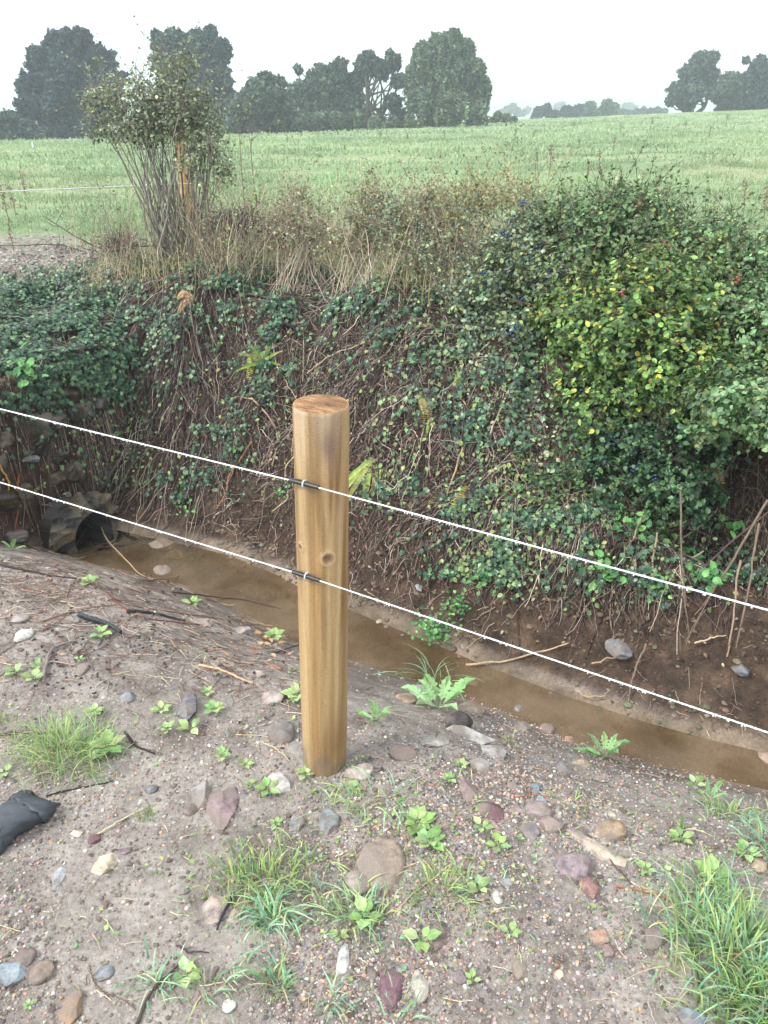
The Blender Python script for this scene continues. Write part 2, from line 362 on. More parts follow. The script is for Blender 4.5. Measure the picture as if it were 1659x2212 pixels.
# ------------------------------------------------------------------ terrain
def geom(a, b, n): return a*(b/a)**np.linspace(0, 1, n)
def tensor(name, us, vs, mat, hole=None):
    U, Vv = np.meshgrid(us, vs, indexing='ij'); X, Y = xy(U, Vv); Z = H(X, Y)
    P = np.stack([X, Y, Z], -1).reshape(-1, 3); nu, nv = len(us), len(vs)
    i = np.arange((nu-1)*(nv-1)); a = (i//(nv-1))*nv+i % (nv-1); f = np.stack([a, a+nv, a+nv+1, a+1], -1)
    if hole is not None:
        c = P[f].mean(1); keep = ~hole(c); f = f[keep]
    u, v = U.ravel(), Vv.ravel(); nz = fbm(P[:, 0]*3, P[:, 1]*3, 4)
    bank = sstep(.0, .12, u+.06*nz)
    slope = sstep(-.6, -.25, u+.2*nz)*.45
    zone = np.zeros((len(P), 3)); zone[:, 0] = np.maximum(bank, slope)*(1-0*u)
    head = sstep(-3.35, -3.5, v)*sstep(-4.7, -4.3, v)*sstep(-1.3, -.8, u); zone[:, 0] = np.maximum(zone[:, 0], head)
    grv = sstep(-4.3, -4.7, v+.35*nz)*sstep(.95, 1.25, u+.3*nz)*(1-sstep(2.0, 2.5, u+.8*nz))*.8; zone[:, 1] = grv; zone[:, 0] *= 1-grv
    zone[:, 2] = sstep(-.455, -.495, P[:, 2])*.8; zone[:, 0] *= 1-.8*zone[:, 2]
    o = mesh_obj(name, P, [f], mat, smooth=True)
    a = o.data.color_attributes.new("zone", 'FLOAT_COLOR', 'POINT'); c4 = np.ones((len(P), 4), np.float32); c4[:, :3] = zone; a.data.foreach_set("color", c4.ravel())
    tag(o, kind='structure'); return o
PIPE_U, PIPE_Z, PIPE_R, PIPE_V = .05, -.47, .135, -3.39
def hole(c):
    u, v = uv(c[:, 0], c[:, 1]); return ((u-PIPE_U)**2+(c[:, 2]-PIPE_Z)**2 < (PIPE_R*1.02)**2) & (v < -3.40) & (v > -3.8)
us = np.concatenate([-geom(3000, 3.2, 26)[:-1], np.arange(-3.2, 1.62, .0135)])
vs = np.concatenate([-geom(3000, 6.6, 26)[:-1], np.arange(-6.6, -3.66, .03), np.arange(-3.66, -3.40, .008), np.arange(-3.40, 1.3, .0135), np.arange(1.3, 3.5, .04), geom(3.5, 3000, 26)])
ground = tensor('ground', us, vs, groundmat(), hole); ground['label'] = "pinkish brown stony soil of the near bank, ditch and far bank"
us2 = np.concatenate([np.arange(1.60, 9, .06), geom(9, 3000, 150)]); vs2 = np.concatenate([-geom(3000, 12, 110)[:-1], np.arange(-12, 8, .08), geom(8, 3000, 110)])
field = tensor('field', us2, vs2, fieldmat()); field['label'] = "sloping green pasture beyond the hedge bank"

# water in the ditch
def watermat():
    m, n, b = newmat("muddy_water"); co = coords(n); t = noise(n, 14, 3, .5, co); t2 = noise(n, 5, 3, .6, co)
    tr = n.nodes.new("ShaderNodeBsdfTransparent"); n.links.new(ramp(n, t2.outputs[0], [(.35, (.62, .50, .34)), (.65, (.86, .78, .62))]), tr.inputs[0])
    n.links.new(ramp(n, noise(n, 3.2, 5, .6, co).outputs[0], [(.35, (.11, .075, .042)), (.5, (.19, .135, .085)), (.62, (.27, .20, .135))]), b.inputs['Base Color']); b.inputs['Roughness'].default_value = .4; b.inputs['Specular IOR Level'].default_value = .1
    gl = n.nodes.new("ShaderNodeBsdfGlossy"); gl.inputs['Roughness'].default_value = .08; fr = n.nodes.new("ShaderNodeFresnel"); fr.inputs[0].default_value = 1.12
    bp = n.nodes.new("ShaderNodeBump"); bp.inputs['Strength'].default_value = .12; bp.inputs['Distance'].default_value = .01; n.links.new(t.outputs[0], bp.inputs['Height'])
    n.links.new(bp.outputs[0], gl.inputs['Normal']); n.links.new(bp.outputs[0], fr.inputs['Normal'])
    m0 = n.nodes.new("ShaderNodeMixShader"); m0.inputs[0].default_value = .45; n.links.new(tr.outputs[0], m0.inputs[1]); n.links.new(b.outputs[0], m0.inputs[2])
    mx = n.nodes.new("ShaderNodeMixShader"); n.links.new(fr.outputs[0], mx.inputs[0]); n.links.new(m0.outputs[0], mx.inputs[1]); n.links.new(gl.outputs[0], mx.inputs[2])
    n.links.new(mx.outputs[0], n.nodes["Material Output"].inputs[0]); return m
WU, WV = np.meshgrid(np.linspace(-.45, .6, 8), np.linspace(-4.4, 5, 30), indexing='ij'); X, Y = xy(WU, WV)
i = np.arange(7*29); a = (i//29)*30+i % 29
water = mesh_obj('water', np.stack([X, Y, 0*X-.503], -1).reshape(-1, 3), [np.stack([a, a+30, a+31, a+1], -1)], watermat(), smooth=True)
tag(water, "shallow muddy brown water in the ditch", kind='structure')

# ------------------------------------------------------------------ culvert pipe and stone headwall
pr = thing('culvert_pipe', "dark round concrete drain pipe mouth where the ditch water comes out", 'pipe', (*xy(PIPE_U, PIPE_V), PIPE_Z))
def ring_tube(s, R1, R2, v0, v1, C, n=40, jit=0):
    th = np.linspace(0, 2*np.pi, n, endpoint=False); V = []
    for (vv, rr) in ((v0, R2), (v1, R2), (v1, R1), (v0, R1)):
        r = rr*(1+jit*rng.normal(size=n)); X, Y = xy(PIPE_U+r*np.cos(th), np.full(n, vv)+(.012*rng.normal(size=n) if vv > v0 and jit else 0)); V.append(np.stack([X, Y, PIPE_Z+r*np.sin(th)], -1))
    V = np.concatenate(V); f = [(k*n+j, k*n+(j+1) % n, ((k+1) % 4)*n+(j+1) % n, ((k+1) % 4)*n+j) for k in range(4) for j in range(n)]
    s.add(V, [np.array(f)], C)
s = Soup(); ring_tube(s, PIPE_R, PIPE_R+.03, -4.9, PIPE_V, (.035, .031, .027), jit=.012); s.obj('pipe_barrel', M_grit, pr, True)  # concrete colour lowered to stand in for shade inside the pipe
s = Soup(); th = np.linspace(0, 2*np.pi, 40, endpoint=False); X, Y = xy(PIPE_U+.16*np.cos(th), np.full(40, -4.89)); V = np.stack([X, Y, PIPE_Z+.16*np.sin(th)], -1)
s.add(np.concatenate([V, V.mean(0, keepdims=True)]), [np.array([(j, (j+1) % 40, 40) for j in range(40)])], (.01, .01, .01)); s.obj('pipe_end_shade', M_grit, pr)  # near-black disc painted as the darkness deep in the pipe
def make_stone(name, p, size, rot, color, parent=None, cuts=8, sub=2, ang=.6, smooth=False, tilt=(0, 0), sink=.3, seed=None, box=1.0):
    V = stone_verts(sub, cuts, ang, seed); V = np.sign(V)*np.abs(V)**box; V = V*(1+.10*vnoise(V[:, 0]*3+size[0]*900, V[:, 2]*3+V[:, 1]*2+size[2]*700))[:, None]*np.array(size)/2
    me = bpy.data.meshes.new(name); me.from_pydata(V.tolist(), [], ICO[sub][1].tolist()); me.materials.append(M_stone)
    if smooth: me.polygons.foreach_set("use_smooth", np.ones(len(me.polygons), bool))
    o = bpy.data.objects.new(name, me); COL.objects.link(o); o.color = (*[float(c) for c in color], 1)
    if parent is not None: o.parent = parent; p = np.asarray(p)-np.array(parent.location)
    o.location = (p[0], p[1], p[2]+size[2]*(.5-sink)); o.rotation_euler = (tilt[0], tilt[1], rot); return o
hw = thing('stone_headwall', "mossy rubble stone headwall around the drain pipe below the ivy", 'stone wall', (*xy(.1, -3.5), -.4))
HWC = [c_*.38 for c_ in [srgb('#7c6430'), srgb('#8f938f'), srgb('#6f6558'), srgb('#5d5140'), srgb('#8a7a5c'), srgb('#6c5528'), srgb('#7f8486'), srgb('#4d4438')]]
k = 0
for row in range(8):
    zz = -.40+row*.105
    for j in range(9):
        uu = -.75+j*.165+(.08 if row % 2 else 0)+rng.normal(0, .02)
        if (uu-PIPE_U)**2+(zz-PIPE_Z)**2 < (PIPE_R+.10)**2 or (uu > .25+.09*row*.6) or rng.random() < .30: continue
        vv_ = np.linspace(-3.42, -3.9, 60); zz_ = H(*xy(uu, vv_)); iv_ = int(np.argmax(zz_ > zz)) if (zz_ > zz).any() else 25; X, Y = xy(uu, vv_[iv_]+rng.uniform(-.05, .0)); sz = rng.uniform(.11, .19)
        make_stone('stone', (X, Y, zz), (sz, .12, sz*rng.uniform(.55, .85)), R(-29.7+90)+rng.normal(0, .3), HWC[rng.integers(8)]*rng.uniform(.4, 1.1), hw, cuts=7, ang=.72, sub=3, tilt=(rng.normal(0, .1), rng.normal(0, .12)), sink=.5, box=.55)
# rough broken concrete haunching round the mouth
rs_ = np.linspace(PIPE_R*.97, PIPE_R+.095, 16); th = np.linspace(0, 2*np.pi, 96, endpoint=False); RR, TT = np.meshgrid(rs_, th, indexing='ij'); q_ = (RR-rs_[0])/(rs_[-1]-rs_[0])
nn = fbm(np.cos(TT)*3+7, np.sin(TT)*3+RR*14, 4, .6); RR2 = RR*(1+.22*nn*q_); vv = PIPE_V+.018-.085*q_**1.5+.06*nn*np.minimum(q_*4, 1); X, Y = xy(PIPE_U+RR2*np.cos(TT), vv); V = np.stack([X, Y, PIPE_Z+RR2*np.sin(TT)], -1).reshape(-1, 3)
i = np.arange(15*96); f = np.stack([i, (i//96)*96+(i+1) % 96, (i//96)*96+(i+1) % 96+96, i+96], -1); cc_ = np.clip(np.array([.075, .066, .052])*(.75+1.9*nn.reshape(-1, 1)), .02, .4); oc = np.clip(2.2*vnoise(TT*2.2+9, RR*12), 0, .7).reshape(-1, 1); cc_ = cc_*(1-oc)+np.array([.13, .085, .03])*oc
s = Soup(); s.add(V, [f], cc_); s.obj('broken_collar', M_grit, pr)

# ------------------------------------------------------------------ fence posts
def post_mesh(name, base, top, rad, knots, seed, nth=180, nz=360, below=.35):
    r = np.random.default_rng(seed); base = np.array(base); top = np.array(top); L = np.linalg.norm(top-base); ax = (top-base)/L
    a = unit(np.cross(ax, [0, 1., 0])); a = -a if a[0] < 0 else a; b = np.cross(ax, a); b = -b if b[1] > 0 else b   # a = right, b = towards the camera
    hs_ = np.concatenate([[-below], np.linspace(0, L, nz)]); th = np.linspace(0, 2*np.pi, nth, endpoint=False)
    HH, TH = np.meshgrid(hs_, th, indexing='ij')
    rr = rad*(1+.018*fbm(TH*0+np.cos(TH)*1.2+5, HH*4+np.sin(TH), 3)+.012*np.cos(2*TH+1)) + .0007*vnoise(np.cos(TH)*30+40, HH*6+np.sin(TH)*30)
    rr = rr*np.interp(HH, [-below, 0, .25, L-.006, L], [.93, .96, 1, 1.0, .975])
    K = np.zeros_like(HH)
    for (kt, kh, ks) in knots:
        dd = np.sqrt(((np.angle(np.exp(1j*(TH-kt))))*rad)**2+((HH-kh)*.9)**2)/ks; K = np.maximum(K, 1-dd/2.2)
        rr += .0022*np.exp(-(dd-1.1)**2*3)-.002*np.exp(-dd**2*2)
    P = base+ax*HH[..., None]+(a*np.cos(TH)[..., None]+b*np.sin(TH)[..., None])*rr[..., None]
    n1 = fbm(np.cos(TH)*3+9, HH*1.5+np.sin(TH)*3, 5); n2 = .8*fbm(TH*6, HH*2.6, 5, .62)+.35*fbm(TH*40, HH*5, 3, .6)
    c0 = np.array([.36, .222, .095]); c1 = np.array([.46, .325, .168]); c2 = np.array([.19, .085, .028]); c3 = np.array([.30, .19, .085])
    t = np.clip(.5+n1*1.4, 0, 1)[..., None]; C = c0*(1-t)+c1*t
    C = C*(1+.34*n2[..., None]); wet_ = np.clip(fbm(np.cos(TH)*2.4+13, HH*2.2+np.sin(TH)*2.4, 4)*3.2-.15, 0, 1)[..., None]; C = C*(1-.30*wet_)
    st = np.clip(fbm(np.cos(TH)*1.6+3, HH*1.6+np.sin(TH)*1.6+20, 4)*4.0+1.6*np.exp(-((np.angle(np.exp(1j*(TH-R(38)-.12*np.sin(HH*7)))))/.34)**2)-.62+.7*n2, 0, 1)[..., None]
    C = C*(1-.85*st)+c2*.85*st*(1+.4*n2[..., None])
    fp = np.exp(-((HH-.10)/.10)**2)*np.clip(np.cos(TH-R(50)), 0, 1); C = C*(1-.6*fp[..., None])+c2*.6*fp[..., None]
    pale = np.clip((HH-(L-.17))/.15, 0, 1)*np.clip(.5+2*n1+np.cos(TH-R(120))*.6, 0, 1); C = C*(1-.5*pale[..., None])+np.array([.47, .38, .28])*.5*pale[..., None]
    pur = np.exp(-((np.angle(np.exp(1j*(TH-R(72))))*rad/.016)**2+((HH-(L-.075))/.038)**2)**1.3); C = C*(1-.6*pur[..., None])+np.array([.16, .095, .085])*.6*pur[..., None]
    for (kt, kh, ks) in knots:
        dd = np.sqrt(((np.angle(np.exp(1j*(TH-kt))))*rad)**2+((HH-kh)*.9)**2)/ks
        core = np.exp(-(dd/.95)**4)[..., None]; ring = np.exp(-((dd-1.25)/.22)**2)[..., None]; C = C*(1-.8*core)+np.array([.13, .06, .035])*.8*core; C = C*(1-.5*ring)+np.array([.56, .42, .25])*.5*ring
    mud = np.clip(1-(HH-.02)/.07+fbm(TH*3, HH*20, 3)*1.2, 0, 1)[..., None]*.6; C = C*(1-mud)+np.array([.16, .12, .09])*mud
    chk = (np.abs(np.sin(TH*5+fbm(TH*0+7, HH*3, 2)*.5)) < .03)*(fbm(np.cos(TH)*2+1, HH*1.2+np.sin(TH)*2, 2) > .12); C = np.where(chk[..., None] & (HH > 99)[..., None], C*.45, C)
    nick = (np.random.default_rng(5).random((nz+1, nth)) > .9985)[..., None]; C = np.where(nick, C*.45, C)
    V = P.reshape(-1, 3); nr = len(hs_); i = np.arange((nr-1)*nth); f = np.stack([i, (i//nth)*nth+(i+1) % nth, (i//nth)*nth+(i+1) % nth+nth, i+nth], -1)
    s = Soup(); s.add(V, [f], np.clip(C, .01, .8).reshape(-1, 3))
    # sawn top: end grain with saw marks
    s2 = Soup(); rings = np.linspace(1, 0.02, 40); TV = []; TC = []
    ctr = base+ax*L; edge = P[-1]-ctr; tilt = .012
    for q in rings:
        p = ctr+edge*q; X_ = (edge*q)@a; Y_ = (edge*q)@b
        saw = vnoise(X_*30+Y_*60+50, (Y_*1.0-X_*.45)*420+80); p = p+ax*(.006*saw*min(1, (1-q)*8)+.004*(1-q))[:, None]
        TV.append(p); g = fbm(X_*40+3, (Y_-X_*.45)*260+7, 3); rad_ = np.sqrt((X_-.012)**2+(Y_-.01)**2)/rad
        cc = np.array([.25, .135, .058])*(1+1.1*g[:, None]+.10*np.sin(rad_*55)[:, None]); pith = np.exp(-(rad_/.28)**2)[:, None]; dk = np.clip(fbm(X_*18+30, Y_*18, 3)*2.2+.25, 0, 1)[:, None]
        cc = cc*(1-.55*pith)+np.array([.10, .045, .022])*.55*pith; cc = cc*(1-.5*dk)+np.array([.14, .065, .03])*.5*dk
        rim = np.clip((q-.93)/.07, 0, 1); cc = cc*(1-.35*rim)+np.array([.42, .26, .12])*.35*rim; TC.append(np.clip(cc, .01, .8))
    TV = np.concatenate(TV); nr = len(rings); i = np.arange((nr-1)*nth); f = np.stack([i, (i//nth)*nth+(i+1) % nth, (i//nth)*nth+(i+1) % nth+nth, i+nth], -1)
    n0 = len(TV); TV = np.concatenate([TV, TV[-nth:].mean(0, keepdims=True)]); cap = np.array([((nr-1)*nth+j, (nr-1)*nth+(j+1) % nth, n0) for j in range(nth)])
    s2.add(TV, [f, cap], np.concatenate([np.concatenate(TC), [[.1, .05, .03]]])); return s, s2, ax, b, a
PB, PT = np.array([-.168, 1.776, -.01]), np.array([-.140, 1.735, 1.06])
post = thing('fence_post', "round tan timber fence post with sawn top carrying two wires in the middle", 'fence post', PB)
s, s2, pax, pb, pa = post_mesh('shaft', PB, PT, .0625, [(R(74), .705, .0135), (R(140), .725, .0075)], 4)
s.obj('shaft', M_wood, post, True); s2.obj('sawn_end', M_wood, post, True)
def plainmat(name, col, rough, bs=0, spec=.5):
    m, n, b = newmat(name); co = coords(n); t = noise(n, 90, 4, .6, co); c = mix(n, (*col,), ramp(n, t.outputs[0], [(.3, .7), (.7, 1.25)]), .8, 'MULTIPLY'); n.links.new(c, b.inputs['Base Color'])
    b.inputs['Roughness'].default_value = rough; b.inputs['Specular IOR Level'].default_value = spec; bump(n, b, t.outputs[0], .3+bs, .001); return m
M_black = plainmat("black_plastic", (.022, .023, .028), .38); M_clip = plainmat("galvanised_staple", (.62, .65, .66), .35); M_wire = plainmat("white_wire", (.66, .68, .70), .35)
M_rubber = plainmat("dull_rubber", (.045, .052, .062), .5, .4)
WZ = [.89, .643]; LD = np.array([*DV, 0]); RD = np.array([math.cos(R(32)), -math.sin(R(32)), 0]); wires = []
for k, zz in enumerate(WZ):
    c = PB+(PT-PB)*(zz-PB[2])/(PT[2]-PB[2]); tc = c-np.array([*NU, 0])*(.0625+.0075)
    ins = thing('insulator', None, None); del_ = ins; ins.parent = post; ins.location = tc-np.array(post.location)
    s = Soup(); ld = unit(LD+RD); L0 = tc-ld*.041+np.array([0, 0, 0]); L1 = tc+ld*.039
    tube(s, smoothline([L0, L1], 8), [.0052, .0056, .0056, .005], (.02, .02, .02), 14); o = s.obj('insulator_tube', M_black)
    s = Soup(); tube(s, [L0+np.array([0, 0, .004])-ld*.002, L0+np.array([0, 0, .0068])+ld*.03], [.0018, .0018], (.1, .1, .1), 8); 
    V_ = np.array(ins.location)+np.array(post.location)
    for q in (o, s.obj('insulator_lip', M_black)):
        co = np.empty(len(q.data.vertices)*3, np.float32); q.data.vertices.foreach_get("co", co); q.data.vertices.foreach_set("co", (co.reshape(-1, 3)-V_).ravel().astype(np.float32)); q.parent = ins
    s = Soup(); th = np.linspace(-2.2, 2.2, 22); out = -np.array([*NU, 0]); up = np.array([0, 0, 1.])
    pts = [tc+(out*np.cos(t)+up*np.sin(t))*.0078 for t in th]; pts = [tc+up*-.0066-out*.018]+pts+[tc+up*.0066-out*.018]
    tube(s, pts, .0018, (.7, .7, .7), 8); q = s.obj('staple', M_clip); co = np.empty(len(q.data.vertices)*3, np.float32); q.data.vertices.foreach_get("co", co); q.data.vertices.foreach_set("co", (co.reshape(-1, 3)-V_).ravel().astype(np.float32)); q.parent = ins
    # wire
    wr = thing('fence_wire', ["upper", "lower"][k]+" white twisted wire strung across the timber post", 'fence wire', tc, "wires strung along the ditch")
    tL = np.concatenate([np.linspace(-9, -.1, 900), np.linspace(-.099, 0, 12)]); tR = np.linspace(.004, 3.2, 420)
    sagL = .045*((tL/9)**2-(-tL/9))*1.0
    CL = np.concatenate([tc+LD*tL[:, None]+np.stack([0*tL, 0*tL, sagL*.35], -1), tc+RD*tR[:, None]])
    s = Soup(); tt = np.concatenate([tL, tR])
    for ph in (0, 2.094, 4.189):        # three twisted strands
        ph_ = tt*420+ph; nz_ = unit(np.cross(LD, [0, 0, 1.])); off = (nz_*np.cos(ph_)[:, None]+np.array([0, 0, 1.])*np.sin(ph_)[:, None])*.00075
        tube(s, CL+off*.95, .00155, (.8, .8, .8), 6)
    s.obj('strand', M_wire, wr, True)
    s = Soup(); td = np.sort(rng.uniform(-3, 1.4, 140)); td = td[(td < -.06) | (td > .12)]; cl = np.where(td[:, None] < 0, tc+LD*td[:, None], tc+RD*td[:, None]); cl[:, 2] += np.where(td < 0, .35*.045*((td/9)**2+td/9), 0)
    cl[:, 2] -= .0036; scl = rng.uniform(.0009, .0021, len(cl)); iv, jf = ICO[1]
    scatter(s, iv*np.array([1, 1, 1.15]), [jf], cl, np.tile([0, 0, 1.], (len(cl), 1)), np.tile(LD, (len(cl), 1)), scl, (.9, .9, .9))
    m = M_wire; dr = s.obj('water_droplets', bpy.data.materials.get("droplet") or leafmat("droplet", .05, .5), wr, True); dr['kind'] = 'stuff'

# the post behind the shrub, with its wire to the left
p2 = hit1(418, 524); p2b = p2.copy(); top2 = p2b+np.array([-.02, 0, 1.0])
bp_ = thing('fence_post', "orange brown fence post half hidden behind the multi-stemmed shrub", 'fence post', p2b)
s, s2, *_ = post_mesh('shaft', p2b, top2, .058, [(R(80), .5, .01)], 9, 40, 60, .1); s.obj('shaft', M_wood, bp_, True); s2.obj('sawn_end', M_wood, bp_, True)
q0 = at_y(412, 396, p2[1]-.08); q1 = at_y(0, 414, p2[1]-1.0); wr = thing('fence_wire', "thin pale wire crossing the field left of the shrub", 'fence wire', q0)
s = Soup(); tube(s, smoothline([q0, q0+(q1-q0)*3], 20), .0035, (.7, .7, .7), 6); s.obj('strand', M_wire, wr, True)
p3 = hit1(72, 322); mp = thing('marker_post', "tiny white post at the far left edge of the field before the dark hedge", 'post', p3)
s = Soup(); dd = depth(p3)/F; tube(s, [p3-[0, 0, .1], p3+[0, 0, 12*dd]], [1.9*dd, 1.6*dd], (.75, .75, .72), 8); s.obj('shaft', M_wire, mp, True); s = Soup(); tube(s, [p3+[0, 0, 12*dd], p3+[0, 0, 13.5*dd]], [2.3*dd, 1.2*dd], (.75, .75, .72), 8); s.obj('post_cap', M_wire, mp, True)

# ------------------------------------------------------------------ far trees
DG = [srgb('#2b4044'), srgb('#35494a'), srgb('#22343a')]; MG = [srgb('#566a4c'), srgb('#4b5f4b'), srgb('#667757')]; LG = [srgb('#66765a'), srgb('#74815f'), srgb('#556750')]
def far_tree(name, label, cat, blobs, Y, basepx, palette, n, size, trunk_r=.35, stems=1, wide=1.0, shell=.55, group=None, dep=.9, limbs=True, hang=0):
    base = at_y(basepx[0], basepx[1], Y); base[2] = H1(base[0], base[1])-.15; root = thing(name, label, cat, base, group)
    B = []; 
    for (px, py, r) in blobs:
        c = at_y(px, py, Y+rng.normal(0, .35)*r*Y/F); B.append((c, r*depth(c)/F))
    wgt = np.array([b[1]**2.4 for b in B]); wgt /= wgt.sum(); s = Soup()
    # each blob is broken into many small leaf clumps so that the outline is uneven and gaps show
    for (c, r), wg in zip(B, wgt):
        m = int(5.5*n*wg); nc = max(10, int(70*(r/np.mean([b[1] for b in B]))**1.5)); cd = rdir(nc)*np.array([1, dep, .92]); cc = c+cd*r*(rng.random((nc, 1))**.45)*rng.uniform(.8, 1.12, (nc, 1)); cr = r*rng.uniform(.07, .27, nc)
        k = rng.integers(nc, size=m); d = rdir(m); p = cc[k]+d*cr[k][:, None]*(rng.random((m, 1))**shell)
        if hang: p[:, 2] -= np.abs(rng.normal(0, hang, m))
        tone = np.exp(rng.normal(-.1, .38, nc))[k]; nr = unit(d+rdir(m)*.9+[0, 0, .5]); C = pal(palette, m, s=.18)*tone[:, None]
        scatter(s, *CARD, p, nr, rdir(m), size*.30*rng.uniform(.5, 1.6, m), C)
        m2 = m//7; p = c+rdir(m2)*r*rng.random((m2, 1))**.33*.85; scatter(s, *CARD, p, rdir(m2), rdir(m2), size*.5*rng.uniform(.8, 1.6, m2), pal(palette, m2))
    s.obj('crown', M_far, root)
    s = Soup(); tc = srgb('#4a463c')
    top = B[int(np.argmax([b[0][2] for b in B]))][0]
    for q in range(stems):
        b0 = base+np.array([rng.normal(0, trunk_r*1.5) if stems > 1 else 0, 0, 0]); tgt = B[rng.integers(len(B))][0] if stems > 1 else top
        line = smoothline([b0, b0*.5+tgt*.5+rng.normal(0, .3, 3), tgt], 10, .06); tube(s, line, [trunk_r, trunk_r*.6, trunk_r*.15], tc, 8, .05)
        if limbs:
            for (c, r) in B:
                i0 = rng.integers(3, 7); tube(s, smoothline([line[i0], (line[i0]+c)/2+rng.normal(0, .25, 3), c+rdir(1)[0]*r*.4], 8, .05), [trunk_r*.4, trunk_r*.08], tc, 6)
                for _ in range(3):
                    e = c+rdir(1)[0]*r*.9; tube(s, smoothline([c+rdir(1)[0]*r*.2, (c+e)/2+rng.normal(0, .15, 3), e], 6, .04), [trunk_r*.14, trunk_r*.04], tc, 4)
    s.obj('trunk', M_farbark, root); return root
g_ = "trees along the far edge of the field"
far_tree('tree', "broad dark round oak at the far left of the tree line", 'tree', [(155, 112, 52), (95, 140, 46), (212, 135, 42), (70, 190, 38), (150, 180, 62), (232, 182, 36), (60, 232, 30), (120, 245, 50), (195, 240, 50), (245, 235, 30), (160, 285, 45), (265, 165, 14), (120, 85, 24), (180, 80, 22)], 62, (155, 318), DG, 15000, .42, .5, group=g_)
far_tree('tree', "tall dark tree behind the shrub, its crown notched on the left", 'tree', [(430, 100, 38), (378, 90, 30), (345, 100, 24), (475, 110, 28), (350, 140, 26), (400, 160, 45), (465, 165, 38), (485, 205, 24), (420, 220, 50), (365, 200, 26), (430, 270, 48), (455, 68, 16), (340, 75, 14)], 64, (425, 305), DG+MG[:1], 13000, .40, .45, group=g_)
far_tree('willow_tree', "low rounded grey-green willow beside the tall notched tree", 'tree', [(560, 210, 42), (520, 235, 38), (600, 225, 36), (575, 175, 22), (500, 275, 30), (560, 270, 38), (620, 265, 32), (605, 180, 16), (480, 250, 22)], 58, (560, 302), [srgb('#4d5d4a'), srgb('#5a6a52'), srgb('#3d4d40')], 11000, .34, .2, 3, group=g_)
far_tree('tree', "medium rounded tree right of the low willow with thin top twigs", 'tree', [(690, 180, 36), (650, 200, 28), (725, 165, 32), (700, 225, 42), (655, 240, 30), (745, 215, 36), (645, 150, 11), (690, 148, 14), (735, 140, 16)], 66, (700, 290), MG+DG[:1], 10000, .36, .25, 2, group=g_)
far_tree('tree', "airy open-branched tree with sky showing through, left of the big ivy tree", 'tree', [(790, 140, 26), (825, 150, 22), (850, 135, 20), (770, 175, 24), (862, 175, 18), (765, 220, 24), (850, 220, 20), (862, 255, 22), (800, 122, 14), (780, 250, 24), (820, 262, 14), (842, 118, 10)], 66, (800, 285), MG+DG, 7500, .34, .22, 3, group=g_)
far_tree('tree', "big broad ivy-clad tree, rightmost of the long tree line", 'tree', [(960, 105, 38), (920, 120, 34), (1000, 110, 32), (905, 165, 36), (960, 165, 50), (1020, 155, 34), (1030, 205, 34), (910, 215, 30), (975, 225, 46), (1030, 245, 26), (925, 250, 26), (980, 80, 20), (940, 84, 16), (1045, 180, 18)], 64, (960, 278), LG+MG, 17000, .36, .4, 2, group=g_, hang=.4)
far_tree('tree', "airy grey-green tree standing alone at the top right of the field", 'tree', [(1515, 135, 26), (1540, 125, 16), (1490, 160, 24), (1530, 165, 24), (1465, 195, 22), (1500, 200, 26), (1450, 218, 14), (1485, 225, 20), (1545, 200, 18)], 88, (1500, 250), MG+DG, 6500, .40, .25, 2, group=g_)
far_tree('tree', "small rounded tree between the airy tree and the right frame edge", 'tree', [(1575, 175, 22), (1560, 200, 26), (1590, 205, 24), (1570, 230, 24), (1600, 230, 18)], 90, (1575, 248), MG, 4500, .42, .2, group=g_)
far_tree('tree', "dark tree cut by the right frame edge above the field", 'tree', [(1640, 150, 26), (1610, 175, 20), (1660, 175, 34), (1625, 205, 28), (1670, 215, 38), (1630, 230, 22), (1612, 130, 9), (1645, 128, 12), (1700, 170, 34), (1710, 220, 34)], 86, (1650, 248), DG+MG[:1], 9000, .42, .35, group=g_)
gh = "bushes of the field-edge hedge"
for (lab, bl, Y, bx, pa_, n) in [
    ("low dark hedge bush at the left frame edge under the oak", [(20, 265, 30), (60, 285, 30), (-20, 275, 36), (30, 300, 26), (95, 300, 26), (-50, 300, 40)], 58, (30, 325), DG+MG[:1], 7000),
    ("low hedge bush under the oak's right half, behind the shrub", [(140, 300, 26), (185, 295, 28), (230, 300, 26), (280, 295, 26), (320, 290, 26), (360, 290, 24)], 57, (240, 320), DG, 7000),
    ("dark hedge bush joining the tall notched tree to the low willow", [(330, 270, 30), (390, 275, 30), (450, 270, 28), (500, 285, 22), (300, 285, 26), (520, 240, 26), (545, 285, 24), (480, 240, 20)], 63, (420, 305), DG, 7000),
    ("mid green hedge bush filling the gap between the willow and the medium tree", [(620, 215, 22), (640, 250, 26), (600, 270, 24), (760, 240, 22), (785, 262, 18), (700, 265, 24)], 68, (650, 292), MG+DG[:1], 6000),
    ("low bramble hedge below the medium rounded tree", [(650, 268, 22), (690, 262, 22), (730, 260, 20), (770, 258, 18), (670, 282, 16), (750, 275, 16), (610, 278, 20)], 60, (700, 292), MG+LG[:1], 6000),
    ("low pale hedge at the left foot of the ivy-clad tree", [(810, 268, 16), (850, 266, 14), (885, 262, 14), (830, 276, 12), (905, 270, 10)], 61, (850, 283), LG+MG[:1], 3000),
    ("small pale bush on the right of the ivy-clad tree", [(1075, 252, 10), (1095, 256, 9), (1062, 262, 8), (1110, 260, 8)], 72, (1085, 268), LG, 1500)]:
    far_tree('hedge_bush', lab, 'bush', bl, Y, bx, pa_, n, .30, .08, 3, group=gh)
gd = "distant trees beyond the brow of the field"
